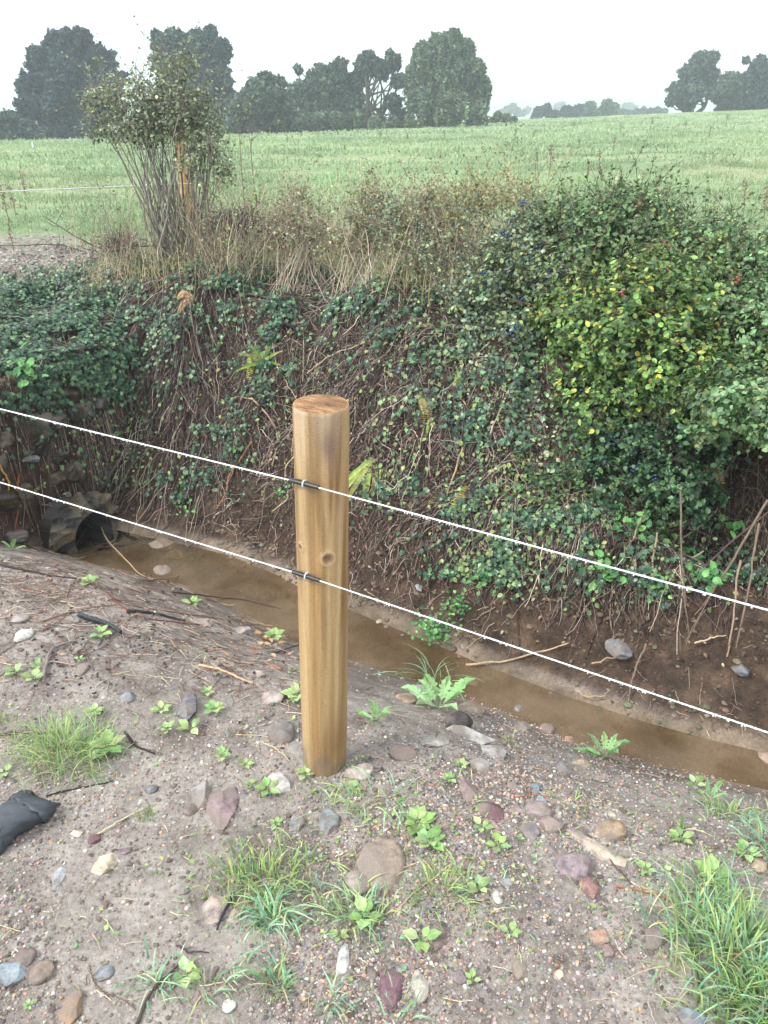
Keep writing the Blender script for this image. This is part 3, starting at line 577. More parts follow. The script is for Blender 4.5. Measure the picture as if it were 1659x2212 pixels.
for (lab, bl, Y, bx, pa_, n) in [
    ("dark wind-leaning small tree, first of the distant trees beyond the brow", [(1165, 243, 14), (1180, 236, 12), (1190, 250, 12), (1155, 255, 10), (1200, 245, 8)], 130, (1175, 262), DG, 1800),
    ("low dark distant tree, second from the left beyond the brow", [(1225, 240, 14), (1240, 245, 14), (1212, 250, 10), (1250, 235, 10)], 135, (1230, 262), DG, 1800),
    ("grey-green distant tree, third from the left beyond the brow", [(1268, 235, 14), (1278, 228, 10), (1262, 250, 12), (1285, 246, 12)], 140, (1270, 260), MG, 1800),
    ("pale yellowish green distant tree, tallest beyond the brow", [(1310, 228, 14), (1325, 235, 14), (1298, 242, 12), (1335, 246, 12), (1315, 250, 12)], 138, (1315, 260), LG, 2200),
    ("thin low line of distant bushes right of the pale yellowish tree", [(1375, 243, 8), (1390, 240, 8), (1405, 242, 8), (1420, 240, 8), (1360, 246, 8), (1435, 241, 7), (1350, 243, 6)], 170, (1390, 252), DG+MG, 1800),
    ("faint hazy distant tree just right of the big ivy-clad tree", [(1098, 238, 10), (1108, 232, 9), (1118, 242, 9), (1085, 244, 8), (1130, 244, 7)], 260, (1105, 255), MG, 1200),
    ("faint hazy distant tree above the brow between the dark trees", [(1140, 238, 7), (1205, 232, 9), (1350, 232, 9), (1362, 229, 7), (1215, 226, 6), (1370, 236, 8)], 330, (1205, 250), MG, 1600)]:
    far_tree('distant_tree', lab, 'tree', bl, Y, bx, pa_, n, .55*Y/140, .12, group=gd, limbs=False)

# ------------------------------------------------------------------ field grass (uncountable)
def uvrand(n, u0, u1, v0, v1):
    u = rng.uniform(u0, u1, n); v = rng.uniform(v0, v1, n); X, Y = xy(u, v); return X, Y
def inview(p, pad=60):
    px, py = project(p); return (depth(p) > .3) & (px > -pad) & (px < 1659+pad) & (py > -pad) & (py < 2212+pad)
GC = [srgb('#9ab483', .9), srgb('#a8ba8c', .9), srgb('#8ea97c', .9), srgb('#bcc298', .9)]
s = Soup()
for (y0, y1, n, hh, ww) in ((4.4, 9, 60000, .08, .006), (9, 18, 70000, .10, .012), (18, 40, 60000, .13, .032), (40, 80, 30000, .16, .08)):
    Yr = np.sqrt(rng.uniform(y0**2, y1**2, n)); Xr = Yr*rng.uniform(-.62, .62, n); u, v = uv(Xr, Yr)
    clump = fbm(Xr*1.3, Yr*1.3, 3); g = fbm(Xr*3, Yr*3, 4)
    soil = sstep(-4.3, -4.7, v+.35*g)*(1-sstep(2.0, 2.5, u+.8*g))
    keep = (u > 1.6) & (rng.random(n) < .6+1.2*clump) & (soil < rng.random(n)*.9)
    Xr, Yr, clump = Xr[keep], Yr[keep], clump[keep]; k = len(Xr); base = np.stack([Xr, Yr, H(Xr, Yr)-.01], -1)
    patch = np.clip(.5+1.6*fbm(Xr*.3+8, Yr*.3, 3), 0, 1)[:, None]
    C = pal(GC, k, [4, 3, 3, 1], .14 if y0 < 9 else .07, .03)*(1.12-.36*patch) 
    blades(s, base, hh*rng.uniform(.5, 1.3, k)*(1+.8*clump), ww*rng.uniform(.6, 1.3, k), rng.uniform(0, 6.28, k), rng.uniform(.2, 1.3, k), C)
o = s.obj('pasture_grass', M_grass); tag(o, "short green grass covering the sloping field", 'grass', kind='stuff')

# ------------------------------------------------------------------ bank cover: ivy, dead stems, litter (uncountable)
def pxsample(blobs, n):
    w_ = np.array([b[4] for b in blobs], float); w_ /= w_.sum(); i = rng.choice(len(blobs), n, p=w_); b = np.array([q[:4] for q in blobs])[i]
    px = b[:, 0]+rng.normal(size=n)*b[:, 2]*.5; py = b[:, 1]+rng.normal(size=n)*b[:, 3]*.5
    p, ok = hit(px, py); return p[ok], px[ok], py[ok]
def lay(s, tpl, p, size, palette, wts=None, lift=.02, ns=.22, up=.35, face=.25, rnd=.55, asp=None, cs=.22):
    n = len(p); nm = tnormal(p[:, 0], p[:, 1]); d = unit(nm+np.array([0, 0, up])+np.array([0, -face, 0])+rdir(n)*rnd)
    fwd = unit(np.array([0, 0, -1.])+rdir(n)*.9); pos = p+nm*(lift*rng.random((n, 1))+.004)
    scatter(s, *tpl, pos, d, fwd, size*rng.uniform(.6, 1.25, n), pal(palette, n, wts, cs), asp)
IVC = [srgb('#456a4c', .9), srgb('#33553f', .9), srgb('#5f8058', .9), srgb('#7f9a68', .9), srgb('#293f30', .9)]
ivb = [(120, 720, 260, 160, 5), (250, 780, 220, 160, 2.5), (50, 830, 130, 60, 1.6), (560, 600, 230, 110, 3.5), (700, 630, 160, 110, 2.6), (480, 560, 120, 70, 1.2), (600, 780, 110, 90, 1.2),
       (460, 930, 90, 150, 1.0), (950, 680, 240, 120, 1.6), (1040, 850, 200, 160, 1.1), (1130, 1060, 170, 150, 1.3), (860, 1000, 80, 110, .4), (1060, 1230, 120, 60, .35), (400, 1090, 60, 30, .3), (250, 930, 150, 90, .5), (330, 1010, 180, 110, .5), (1250, 1130, 220, 110, 1.6), (1020, 1160, 80, 120, .8), (1450, 1230, 240, 70, .8), (800, 560, 400, 60, 1.5)]
s = Soup(); p, px, py = pxsample(ivb, 30000); cl = fbm(p[:, 0]*5, p[:, 1]*5+p[:, 2]*5, 3); p = p[(cl > rng.normal(.06, .10, len(p)))]
p_, _, _ = pxsample([(110, 700, 250, 130, 3), (230, 760, 160, 130, 1.5), (60, 800, 140, 80, 1), (30, 640, 120, 40, .7), (-180, 720, 200, 120, 1.2), (560, 600, 200, 90, 1), (1060, 760, 150, 200, .9)], 10500); p = np.concatenate([p, p_])
u_, v_ = uv(p[:, 0], p[:, 1]); p = p[((u_ < 1.75) | (v_ < -4)) & (p[:, 2] > -.35)]
u_, v_ = uv(p[:, 0], p[:, 1]); p = p[~((v_ < -3.25) & (p[:, 2] < .16) & (u_ < .75) & (rng.random(len(p)) < .55))]; cl = fbm(p[:, 0]*9+4, p[:, 1]*9+p[:, 2]*9, 2); p = p[cl > rng.normal(-.16, .08, len(p))]
lay(s, IVY, p, .027, IVC, [4, 4, 2.5, 1.1, 3], .06)
o = s.obj('ivy', M_gloss); tag(o, "dark green ivy trailing over the far bank", 'ivy', kind='stuff')
# small mixed bank leaves (bramble seedlings, herb robert, dry leaves)
s = Soup(); p, px, py = pxsample(ivb[8:]+[(700, 850, 500, 250, 2)], 3000); p = p[p[:, 2] > -.3]; lay(s, LEAF, p, .024, [srgb('#6a8a58'), srgb('#82a060'), srgb('#4d7048'), srgb('#939a5c')], None, .05)
o = s.obj('bank_weeds', M_leaf); tag(o, "small light green weeds scattered over the far bank", 'weeds', kind='stuff')
s = Soup(); p, px, py = pxsample([(150, 560, 1, 1, .001), (500, 1000, 700, 400, 4), (900, 950, 400, 300, 3), (300, 820, 500, 250, 2), (1400, 1150, 500, 260, 2)], 9000); p = p[p[:, 2] > -.45]
lay(s, LEAF, p, .020, [srgb('#59463b'), srgb('#6f5a4a'), srgb('#3f2f29'), srgb('#91806a')], [4, 2, 4, 1], .015, asp=.8)
o = s.obj('leaf_litter', M_straw); tag(o, "brown dead leaves and crumbs lying on the far bank", 'leaf litter', kind='stuff')
def bank_strands(blobs, n, L, r, palette, wts=None, down=1.0, k=7, wob=.25, lift=.05, sides=3, upright=False, zmin=-.45):
    p, _, _ = pxsample(blobs, n); p = p[p[:, 2] > zmin]; uu_, vv_ = uv(p[:, 0], p[:, 1]); p = p[~((vv_ < -3.3) & (p[:, 2] < .34) & (uu_ < .7) & (rng.random(len(p)) < .25))]; n = len(p); ln = L*rng.uniform(.4, 1.5, n)
    nm = tnormal(p[:, 0], p[:, 1])
    t = np.linspace(0, 1, k)
    if upright: d = unit(np.stack([rng.normal(0, .33, n), rng.normal(0, .33, n), np.ones(n)], -1))
    else:
        g = np.array([0, 0, -1.])-nm*(-nm[:, 2:3]); g = unit(g); sd = np.cross(nm, g); a = rng.normal(0, .55/down, n)[:, None]; d = unit(g*np.cos(a)+sd*np.sin(a))
    P = p[:, None]+d[:, None]*(ln[:, None]*t)[..., None]
    wv = np.cumsum(rng.normal(0, 1, (n, k, 3)), 1)*(ln*wob/k)[:, None, None]; P = P+wv-wv[:, :1]
    if not upright:
        zt = H(P[..., 0], P[..., 1], True); hgt = lift*rng.random((n, 1))*np.sin(np.pi*np.clip(t+.15, 0, 1))+.006; P[..., 2] = np.maximum(P[..., 2], zt+hgt)
        P[..., 2] = np.minimum(P[..., 2], zt+.10)
    return P, pal(palette, n, wts, .2), r*rng.uniform(.5, 1.4, n)
STW = [srgb('#857569', .75), srgb('#a3968a', .85), srgb('#554540', .7), srgb('#c0b3a0', .9), srgb('#362a28', .7)]  # stem tones; the dark ones also stand in for shade between the stems
s = Soup()
for (bl, n, L, r, dn) in [
    ([(370, 720, 110, 200, 3), (330, 880, 220, 220, 3), (420, 620, 60, 60, 1)], 2600, .34, .0017, 1.5),
    ([(600, 900, 300, 250, 2), (800, 760, 320, 220, 3), (700, 650, 300, 120, 1.5)], 3800, .20, .0018, .6),
    ([(950, 900, 300, 300, 3), (1050, 1080, 260, 160, 2), (1250, 1150, 300, 120, 2), (1450, 1180, 300, 120, 2)], 3600, .17, .0020, .8),
    ([(120, 800, 240, 200, 2), (250, 980, 180, 150, 1)], 600, .22, .0014, 1.0),
    ([(800, 1150, 800, 150, 2)], 400, .10, .0016, .5)]:
    P, C, rr = bank_strands(bl, n, L, r, STW, [4, 2.0, 5, .8, 5], dn); strands(s, P, rr, rr*.5, C)
o = s.obj('dead_stems', M_straw); tag(o, "tangled dead stems and roots hanging down the far bank", 'dead stems', kind='stuff')
# dry grass and thin standing stems on the crest
s = Soup(); p, _, _ = pxsample([(850, 570, 330, 50, 3), (920, 540, 160, 50, 2), (640, 560, 200, 50, 1), (300, 600, 200, 40, .6), (1000, 620, 200, 60, 1.2)], 5200); n = len(p)
blades(s, p, rng.uniform(.08, .30, n), rng.uniform(.002, .005, n), rng.uniform(0, 6.28, n), rng.uniform(.1, 1.2, n), pal([srgb('#c8bd92'), srgb('#a39a76'), srgb('#8aa063'), srgb('#ddd2ac')], n, [3, 2, 2, 1], .15))
o = s.obj('dry_grass', M_grass); tag(o, "straw coloured dry grass along the top of the bank", 'dry grass', kind='stuff')
s = Soup(); P, C, rr = bank_strands([(290, 560, 120, 50, 1), (560, 540, 200, 60, 3), (800, 560, 350, 60, 4), (1000, 560, 200, 80, 2), (460, 570, 80, 60, 1.5)], 2600, .34, .0016, [srgb('#a39686'), srgb('#c4b89c'), srgb('#75675f')], None, k=6, wob=.35, upright=True)
strands(s, P, rr, rr*.35, C)
n = 6500; i = rng.integers(len(P), size=n); q = P[i, rng.integers(2, 6, size=n)]; scatter(s, *LEAF, q, rdir(n)+[0, 0, .5], rdir(n), .015*rng.uniform(.6, 1.3, n), pal([srgb('#7f9a62'), srgb('#a0a870'), srgb('#6d7f5c'), srgb('#8b6b55')], n))
o = s.obj('hedge_undergrowth', M_leaf); tag(o, "thin twiggy undergrowth standing along the bank top", 'undergrowth', kind='stuff')

# ------------------------------------------------------------------ shrubs on the bank
def shrub(name, label, cat, base, ells, n, leaf, lsize, palette, wts, nst=40, stem_r=.004, stemc=srgb('#5b4a42'), shell=.4, berries=None, mat=None, spread=.1, group=None, clump=70, twigs=260, shoots=150):
    base = np.array(base, float); root = thing(name, label, cat, base, group); s = Soup(); st = Soup(); bs = Soup()
    vol = np.array([e[1][0]*e[1][1]*e[1][2] for e in ells])**.75; vol /= vol.sum()
    tips = []; CLU = []
    for (c, rad), wq in zip(ells, vol):
        m = int(n*wq); c = np.array(c); rad = np.array(rad); nc = max(10, int(clump*wq*len(ells)))
        cc = c+rdir(nc)*rad*(rng.random((nc, 1))**.5)*rng.uniform(.75, 1.22, (nc, 1)); cr = rad.mean()*rng.uniform(.08, .30, nc); k = rng.integers(nc, size=m)
        p = cc[k]+rdir(m)*cr[k][:, None]*(rng.random((m, 1))**shell); g = H(p[:, 0], p[:, 1], False); ok = p[:, 2] > g+.01; p, k = p[ok], k[ok]; m = len(p)
        d = unit((p-c)/rad+np.array([0, 0, .55])+rdir(m)*.8); tone = np.exp(rng.normal(-.03, .30, nc))[k]
        C = pal(palette, m, wts, .2)*tone[:, None]
        scatter(s, *leaf, p, d, rdir(m)+[0, 0, -.3], lsize*rng.uniform(.6, 1.3, m), C); tips.append(cc)
        if berries:
            nb = int(berries[1]*wq); bi = rng.integers(nc, size=max(1, nb//7)); bp = np.repeat(cc[bi]+rdir(len(bi))*cr[bi][:, None], 7, 0)+rng.normal(0, .010, (len(bi)*7, 3)); out = (bp-c)/rad
            bp = bp+unit(out)*.02; CLU += [bp[7*j:7*j+7] for j in range(len(bi))]
    tips = np.concatenate(tips); q = tips[rng.integers(len(tips), size=nst)]; b0 = base+np.stack([rng.normal(0, spread, nst), rng.normal(0, spread, nst), np.zeros(nst)], -1); b0[:, 2] = H(b0[:, 0], b0[:, 1])-.02
    t = np.linspace(0, 1, 9)[None, :, None]; mid = b0*.45+q*.55+rng.normal(0, .05, (nst, 3))+np.array([0, 0, .04]); P = b0[:, None]*(1-t)**2+2*mid[:, None]*t*(1-t)+q[:, None]*t**2
    P = P+np.cumsum(rng.normal(0, .006, P.shape), 1); r = stem_r*rng.uniform(.5, 1.4, nst); strands(st, P, r, r*.35, cvar(stemc, nst, .2), 5)
    a = tips[rng.integers(len(tips), size=twigs)]; b = a+rdir(twigs)*rng.uniform(.05, .16, (twigs, 1))+[0, 0, .02]; t = np.linspace(0, 1, 5)[None, :, None]; P = a[:, None]*(1-t)+b[:, None]*t+np.cumsum(rng.normal(0, .004, (twigs, 5, 3)), 1)
    strands(st, P, np.full(twigs, stem_r*.4), np.full(twigs, stem_r*.2), cvar(stemc, twigs, .2), 3)
    if shoots:          # long arching shoots with spaced leaves
        top = tips[np.argsort(-tips[:, 2])][:max(10, len(tips)//2)]; a = top[rng.integers(len(top), size=shoots)]; dd = unit(np.stack([rng.normal(0, .7, shoots), rng.normal(-.15, .5, shoots), rng.uniform(.5, 1.3, shoots)], -1)); L = rng.uniform(.10, .40, (shoots, 1))
        t = np.linspace(0, 1, 9)[None, :, None]; P = a[:, None]+dd[:, None]*L[:, None]*t+np.array([0, 0, -1.])*(L[:, None]*.45*rng.random((shoots, 1, 1)))*t**2+np.cumsum(rng.normal(0, .003, (shoots, 9, 3)), 1)
        strands(st, P, np.full(shoots, stem_r*.45), np.full(shoots, stem_r*.15), cvar(stemc*1.2, shoots, .2), 4); m = shoots*13; q = P[rng.integers(shoots, size=m), rng.integers(1, 9, size=m)]; scatter(s, *leaf, q, rdir(m)+[0, 0, .8], rdir(m), lsize*rng.uniform(.4, .95, m), pal(palette, m, wts))
    st.obj('stems', M_bark, root); s.obj('foliage', mat or M_leaf, root)
    for bp in CLU[:95]:
        bs = Soup(); scatter(bs, ICO[1][0], [ICO[1][1]], bp, rdir(7), rdir(7), berries[2]*rng.uniform(.7, 1.2, 7), cvar(berries[0], 7, .25)); bs.obj('berry_cluster', bpy.data.materials.get("berry") or colmat("berry", .3, 200, .1, .0005, .9, 1.1, .5), root, True)
    return root
# multi-stemmed shrub at the left of the crest
sb = at_u(392, 585, 1.62); sb[2] = H1(sb[0], sb[1])
def E(px, py, du, rx, rz, base_u=1.62, ry=None):
    c = at_u(px, py, base_u+du); k = depth(c)/F; return (c, (rx*k, (ry or rx)*k*.8, rz*k))
SG = [srgb('#83906f'), srgb('#959f80'), srgb('#6d7b5e'), srgb('#a6ad85'), srgb('#616b58')]
ells = [E(340, 215, 0, 105, 70), E(245, 225, 0, 70, 50), E(420, 260, .05, 75, 75), E(300, 285, -.05, 80, 35), E(390, 150, 0, 45, 40), E(455, 320, .05, 55, 60), E(225, 285, 0, 55, 32), E(410, 335, -.05, 40, 50), E(350, 270, .1, 110, 45), E(190, 215, 0, 30, 26), E(480, 370, 0, 40, 40)]
sh = shrub('shrub', "multi-stemmed grey-green shrub standing on the left bank before the far trees", 'shrub', sb, ells, 7000, LEAF, .022, SG, [4, 3, 3, 1.6, 2], 50, .005, srgb('#6f6a60'), .5, spread=.07, clump=230, twigs=620, shoots=150)
st = Soup()       # its bundle of upright stems
for q in range(44):
    b0 = sb+[rng.uniform(-.17, .08) if q % 4 else rng.uniform(.14, .2), rng.normal(0, .07), 0]; b0[2] = H1(b0[0], b0[1])-.03; tx = rng.uniform(275, 395) if q % 4 else rng.uniform(440, 475); tgt = at_u(tx, rng.uniform(240, 340), 1.62+rng.normal(0, .12)); m_ = b0*.5+tgt*.5; m_[0] = b0[0]*.62+tgt[0]*.38
    tube(st, smoothline([b0, m_+rng.normal(0, .03, 3), tgt], 14, .010), [rng.uniform(.003, .009), .002], srgb('#8c867c')*rng.uniform(.6, 1.3), 6)
st.obj('main_stems', M_bark, sh)
# the thick hedge on the right: several bushes
HG = [srgb('#74934d'), srgb('#5b7a42'), srgb('#8ea85c'), srgb('#466340')]; YG = [srgb('#b3b450'), srgb('#d0c558')]
def Bu(px, py, u, rx, rz, ru=None):
    c = at_u(px, py, u); k = depth(c)/F; return (c, (rx*k, (ru or .30), rz*k))
shrub('bramble_bush', "bushy bramble with yellow-green leaves and red berries, bulging over the ditch at right", 'bush', at_u(1450, 800, 1.35), [Bu(1330, 720, 1.15, 150, 120), Bu(1450, 790, 1.05, 150, 130), Bu(1300, 850, 1.05, 110, 100), Bu(1240, 700, 1.2, 100, 90), Bu(1560, 850, 1.05, 120, 110), Bu(1450, 640, 1.25, 150, 90)],
      21000, SERR, .027, HG+YG, [5, 4, 3, 4, .9, .15], 70, .0035, srgb('#5c4038'), .55, (srgb('#8f4a44'), 420, .0055), M_leaf, .3, clump=230)
shrub('blackthorn_bush', "blackthorn with small leaves and blue sloes at the left end of the green hedge", 'bush', at_u(1090, 640, 1.5), [Bu(1080, 590, 1.45, 100, 90), Bu(1150, 520, 1.6, 90, 70), Bu(1020, 650, 1.35, 80, 60), Bu(1180, 610, 1.4, 80, 70), Bu(1100, 690, 1.25, 90, 60)],
      8500, LEAF, .024, [srgb('#6e8568'), srgb('#86987c'), srgb('#556a54'), srgb('#949e68')], None, 60, .0035, srgb('#4f4542'), .55, (srgb('#2f3d63'), 420, .0062), M_leaf, .25, clump=170)
shrub('blackthorn_bush', "dark green blackthorn hanging lowest over the bank, with blue sloes near its tip", 'bush', at_u(1400, 950, 1.15), [Bu(1370, 985, .85, 110, 90, .22), Bu(1440, 1040, .75, 90, 80, .2), Bu(1330, 1080, .8, 80, 60, .16), Bu(1300, 930, .95, 90, 70), Bu(1480, 950, .9, 90, 70), Bu(1500, 1080, .72, 50, 60, .14)],
      9500, LEAF, .026, [srgb('#4f744f', .85), srgb('#3c5f43', .85), srgb('#6a8f5c', .85), srgb('#2e4c36', .85)], None, 60, .0035, srgb('#453a34'), .55, (srgb('#2b3c66'), 260, .0062), M_leaf, .22, clump=150)
shrub('hedge_bush', "tall rounded hedge bush rising highest against the field at right", 'bush', at_u(1330, 560, 1.75), [Bu(1330, 500, 1.7, 120, 80), Bu(1250, 560, 1.6, 100, 70), Bu(1400, 470, 1.8, 80, 60), Bu(1240, 470, 1.8, 80, 50), Bu(1420, 560, 1.6, 100, 70), Bu(1360, 430, 1.85, 50, 35), Bu(1490, 540, 1.7, 90, 60), Bu(1170, 500, 1.75, 70, 50), Bu(1560, 520, 1.7, 70, 45)],
      14000, LEAF, .024, [srgb('#5f7f52'), srgb('#78935f'), srgb('#48653f'), srgb('#8f9f63'), srgb('#7d5f4d')], [4, 3, 4, 1.4, .4], 60, .004, srgb('#5a4a45'), .55, None, M_leaf, .3, clump=170, twigs=420)
shrub('hedge_bush', "soft green hedge bush filling the right frame edge above the dark hollow", 'bush', at_u(1620, 700, 1.3), [Bu(1600, 640, 1.4, 130, 110), Bu(1680, 720, 1.15, 130, 140), Bu(1560, 560, 1.6, 110, 70), Bu(1690, 560, 1.5, 130, 90), Bu(1740, 850, 1.0, 120, 120), Bu(1500, 620, 1.45, 80, 60), Bu(1600, 860, .72, 120, 80, .25), Bu(1700, 900, .66, 110, 90, .25), Bu(1540, 900, .8, 70, 60, .2), Bu(1900, 700, 1.1, 150, 150), Bu(1920, 950, .8, 120, 100)],
      25000, LEAF, .026, [srgb('#6b8a5c'), srgb('#84a06f'), srgb('#52724c'), srgb('#a0a562')], [4, 3, 4, .7], 60, .004, srgb('#5a4a45'), .55, (srgb('#9a4c48'), 130, .006), M_leaf, .3, clump=180)
shrub('hedge_bush', "low yellowish bush on the crest between the dry grass and the green hedge", 'bush', at_u(990, 520, 1.75), [Bu(980, 470, 1.75, 50, 50), Bu(1040, 440, 1.85, 60, 40), Bu(940, 510, 1.7, 40, 40), Bu(1120, 450, 1.85, 50, 40)],
      1500, LEAF, .020, [srgb('#9b9c6c'), srgb('#87906a'), srgb('#b3ac72'), srgb('#75835f')], None, 50, .003, srgb('#8a7a66'), .55, None, M_leaf, .25, clump=80, twigs=260)
shrub('blackthorn_bush', "loose thin-leaved blackthorn spreading down the bank left of the green hedge", 'bush', at_u(1010, 720, 1.3), [Bu(1000, 640, 1.4, 110, 70), Bu(930, 560, 1.55, 90, 70), Bu(1060, 780, 1.15, 90, 90), Bu(1130, 900, .95, 100, 90, .2), Bu(860, 470, 1.65, 90, 60), Bu(1200, 1000, .8, 90, 80, .15)],
      5200, LEAF, .021, [srgb('#7c8f70'), srgb('#92a083'), srgb('#5f7358'), srgb('#a3a878')], None, 90, .003, srgb('#6d605a'), .7, None, M_leaf, .35, clump=300, twigs=700)
shrub('bramble_bush', "low bramble trailing down to the bare soil under the green hedge", 'bush', at_u(1280, 1100, .85), [Bu(1270, 1090, .72, 110, 60, .12), Bu(1180, 1080, .78, 80, 70, .12), Bu(1380, 1150, .66, 80, 50, .10)],
      3000, SERR, .028, [srgb('#5f8355', .85), srgb('#7b9a5c', .85), srgb('#456845', .85)], None, 40, .003, srgb('#5c4a40'), .6, None, M_leaf, .2, clump=140, twigs=200)
for lb_, cx_, ny in (("bare grey twiggy shrub between the tall bare sapling and the leafy sapling", 640, 1500), ("olive-leaved twiggy shrub in mid crest above the post", 800, 2100), ("thin straw-stemmed shrub between mid crest and the green hedge", 920, 1700)):
    shrub('twiggy_shrub', lb_, 'shrub', at_u(cx_, 590, 1.55), [Bu(cx_, 470, 1.65, 70, 50, .22), Bu(cx_-40, 520, 1.6, 60, 50, .2), Bu(cx_+45, 510, 1.6, 60, 50, .2), Bu(cx_+10, 425, 1.7, 40, 30, .15)], ny, LEAF, .019, [srgb('#8a8f6a'), srgb('#a3a578'), srgb('#6f7a5b'), srgb('#8f7a62')], None, 130, .0024, srgb('#aa9f8c'), .8, None, M_leaf, .16, clump=110, twigs=620, shoots=60)
# thicket stems in the dark hollow under the hedge, each a countable cane
cg = "bare canes slanting out of the dark hollow under the hedge"
canes = [((1659, 1080), (1500, 1330)), ((1640, 1130), (1590, 1400)), ((1560, 1090), (1440, 1180)), ((1470, 1060), (1490, 1380)), ((1350, 1180), (1335, 1330)), ((1600, 1040), (1659, 1180)), ((1250, 1140), (1290, 1290)), ((1420, 1150), (1400, 1300)),
         ((1390, 1105), (1345, 1200)), ((1520, 1190), (1470, 1260)), ((1300, 1260), (1285, 1340)), ((1220, 1210), (1195, 1300)), ((1395, 1390), (1357, 1520)), ((1325, 1250), (1325, 1380)), ((1600, 1210), (1570, 1420)), ((1540, 1060), (1600, 1240))]
nm_ = ["long pale cane crossing the right frame edge above the upper wire's end", "cane dropping steeply just inside the right frame edge", "thin cane slanting left out of the dark hollow", "dark cane dropping vertically from the hollow to a point above the soil",
       "short upright cane at the left end of the dark hollow", "cane leaning outwards into the right frame edge", "thin cane just left of the hollow above the upper wire", "crooked cane hanging over the upper wire", "stubby cane lying left under the nettle leaves", "short cane joining two longer ones in the hollow",
       "tiny cane stub in the bare soil below the upper wire", "leftmost cane stub on the bare bank soil", "stick propped upright at the foot of the bare bank crossing the lower wire", "straight thin cane hanging across the bare soil under the upper wire", "mossy cane near the right frame edge below the upper wire", "cane bending right inside the darkest part of the hollow"]
for (a_, b_), lb in zip(canes, nm_):
    p1 = hit1(*b_); p0 = at_u(a_[0], a_[1], uv(p1[0], p1[1])[0]+.12); g = H1(p0[0], p0[1]); p0[2] = max(p0[2], g+.02)
    s = Soup(); L_ = smoothline([p0, (p0+p1)/2+rng.normal(0, .01, 3), p1+[0, 0, .003]], 12, .003); tube(s, L_, [rng.uniform(.003, .0055), .003], srgb('#9a8673')*rng.uniform(.5, 1.1), 7, .06)
    tag(s.obj('cane', M_bark, loc=p1), lb, 'cane', cg)
# extra tangle in the hollow, its colours darkened to paint in the shade: stuff
s = Soup(); P, C, rr = bank_strands([(1560, 1080, 220, 140, 3), (1350, 1160, 260, 100, 2), (1640, 1000, 80, 200, 1)], 600, .22, .0026, [srgb('#5d4e45', .6), srgb('#7d6e60', .6), srgb('#2f2622', .6)], None, .7, wob=.12, lift=.10); strands(s, P, rr, rr*.5, C)
tag(s.obj('hedge_bottom_tangle', M_bark), "brown twig tangle under the hanging hedge at right", 'twigs', kind='stuff')

# thin saplings along the crest
def sapling(label, b, top, nl, pal_, lean=0, r=.004, br=7, name='sapling', cat='sapling', group="thin saplings along the bank top", lsize=.022):
    p0 = at_u(b[0], b[1], 1.5+rng.uniform(-.1, .15)); p0[2] = H1(p0[0], p0[1])-.01; p1 = at_u(top[0], top[1], uv(p0[0], p0[1])[0]+rng.normal(0, .05)); root = thing(name, label, cat, p0, group)
    s = Soup(); line = smoothline([p0, (p0+p1)/2+rng.normal(0, .015, 3), p1], 14, .003); tube(s, line, [r, r*.3], srgb('#6f6258'), 6); L = np.linalg.norm(p1-p0); pts = [line[5:]]
    for q in range(br):
        i = rng.integers(3, 13); d = unit(rdir(1)[0]*[1, .7, .3]+[0, 0, .55]); e = line[i]+d*L*rng.uniform(.12, .3); b_ = smoothline([line[i], (line[i]+e)/2+rng.normal(0, .008, 3), e], 7, .002); tube(s, b_, [r*.4, r*.15], srgb('#6f6258'), 4); pts.append(b_)
    s.obj('stem', M_bark, root); pts = np.concatenate(pts); q = pts[rng.integers(len(pts), size=nl)]; s = Soup(); scatter(s, *LEAF, q, rdir(nl)+[0, 0, .6], rdir(nl), lsize*rng.uniform(.5, 1.2, nl), pal(pal_, nl)); s.obj('leaves', M_leaf, root)
SAPC = [srgb('#8b9a66'), srgb('#a9aa70'), srgb('#70805a')]
for lb, b_, t_, nl in [("tall bare sapling standing alone against the field right of the shrub", (565, 560), (535, 265), 34), ("thin twig forking just left of the tall bare sapling", (548, 560), (512, 235), 26), ("leafy sapling sprouting above the dry grass in mid bank", (795, 600), (790, 385), 130), ("crooked dark sapling between the leafy sapling and the tall bare one", (700, 590), (690, 420), 60),
                       ("short sapling in front of the hedge's dry grass", (870, 600), (875, 440), 80), ("sapling with pale stem beside the yellowish bush", (925, 600), (920, 430), 80), ("small sapling close to the right side of the shrub", (490, 580), (470, 400), 110), ("slim sapling leaning right beside the shrub's foot", (520, 585), (560, 430), 60), ("sapling leaning left from the blackthorn's left end", (1010, 590), (985, 400), 90)]:
    sapling(lb, b_, t_, nl, SAPC)
# dead branch reaching left from the shrub's foot, and brush piles
for lb, pts in [("long dark bare branch reaching left from the shrub's foot over the gravel", [(215, 612), (180, 590), (130, 580), (60, 560), (0, 572)]), ("dark branch rising to the left over the field from the brush pile", [(235, 545), (190, 525), (140, 500), (95, 468)]), ("low branch lying from the brush pile to the shrub", [(240, 540), (300, 530), (350, 528), (400, 540)]), ("thin branch drooping left of the shrub over the gravel", [(300, 640), (240, 600), (200, 560), (165, 530)])]:
    P = np.array([at_u(a, b, 1.5) for a, b in pts]); g = np.array([H1(p[0], p[1])+.02 for p in P]); P[:, 2] = np.maximum(P[:, 2], g); s = Soup(); ln = smoothline(P, 16, .004); tube(s, ln, [.007, .0025], srgb('#4e4340'), 7)
    for q in range(7):
        i = rng.integers(3, 15); e = ln[i]+unit(rdir(1)[0]*[1, .5, .5]+[0, 0, .4])*rng.uniform(.06, .16); tube(s, smoothline([ln[i], e], 5, .003), [.0022, .001], srgb('#4e4340'), 4)
    tag(s.obj('bare_branch', M_bark, loc=P[0]), lb, 'branch', "bare branches lying along the bank top")
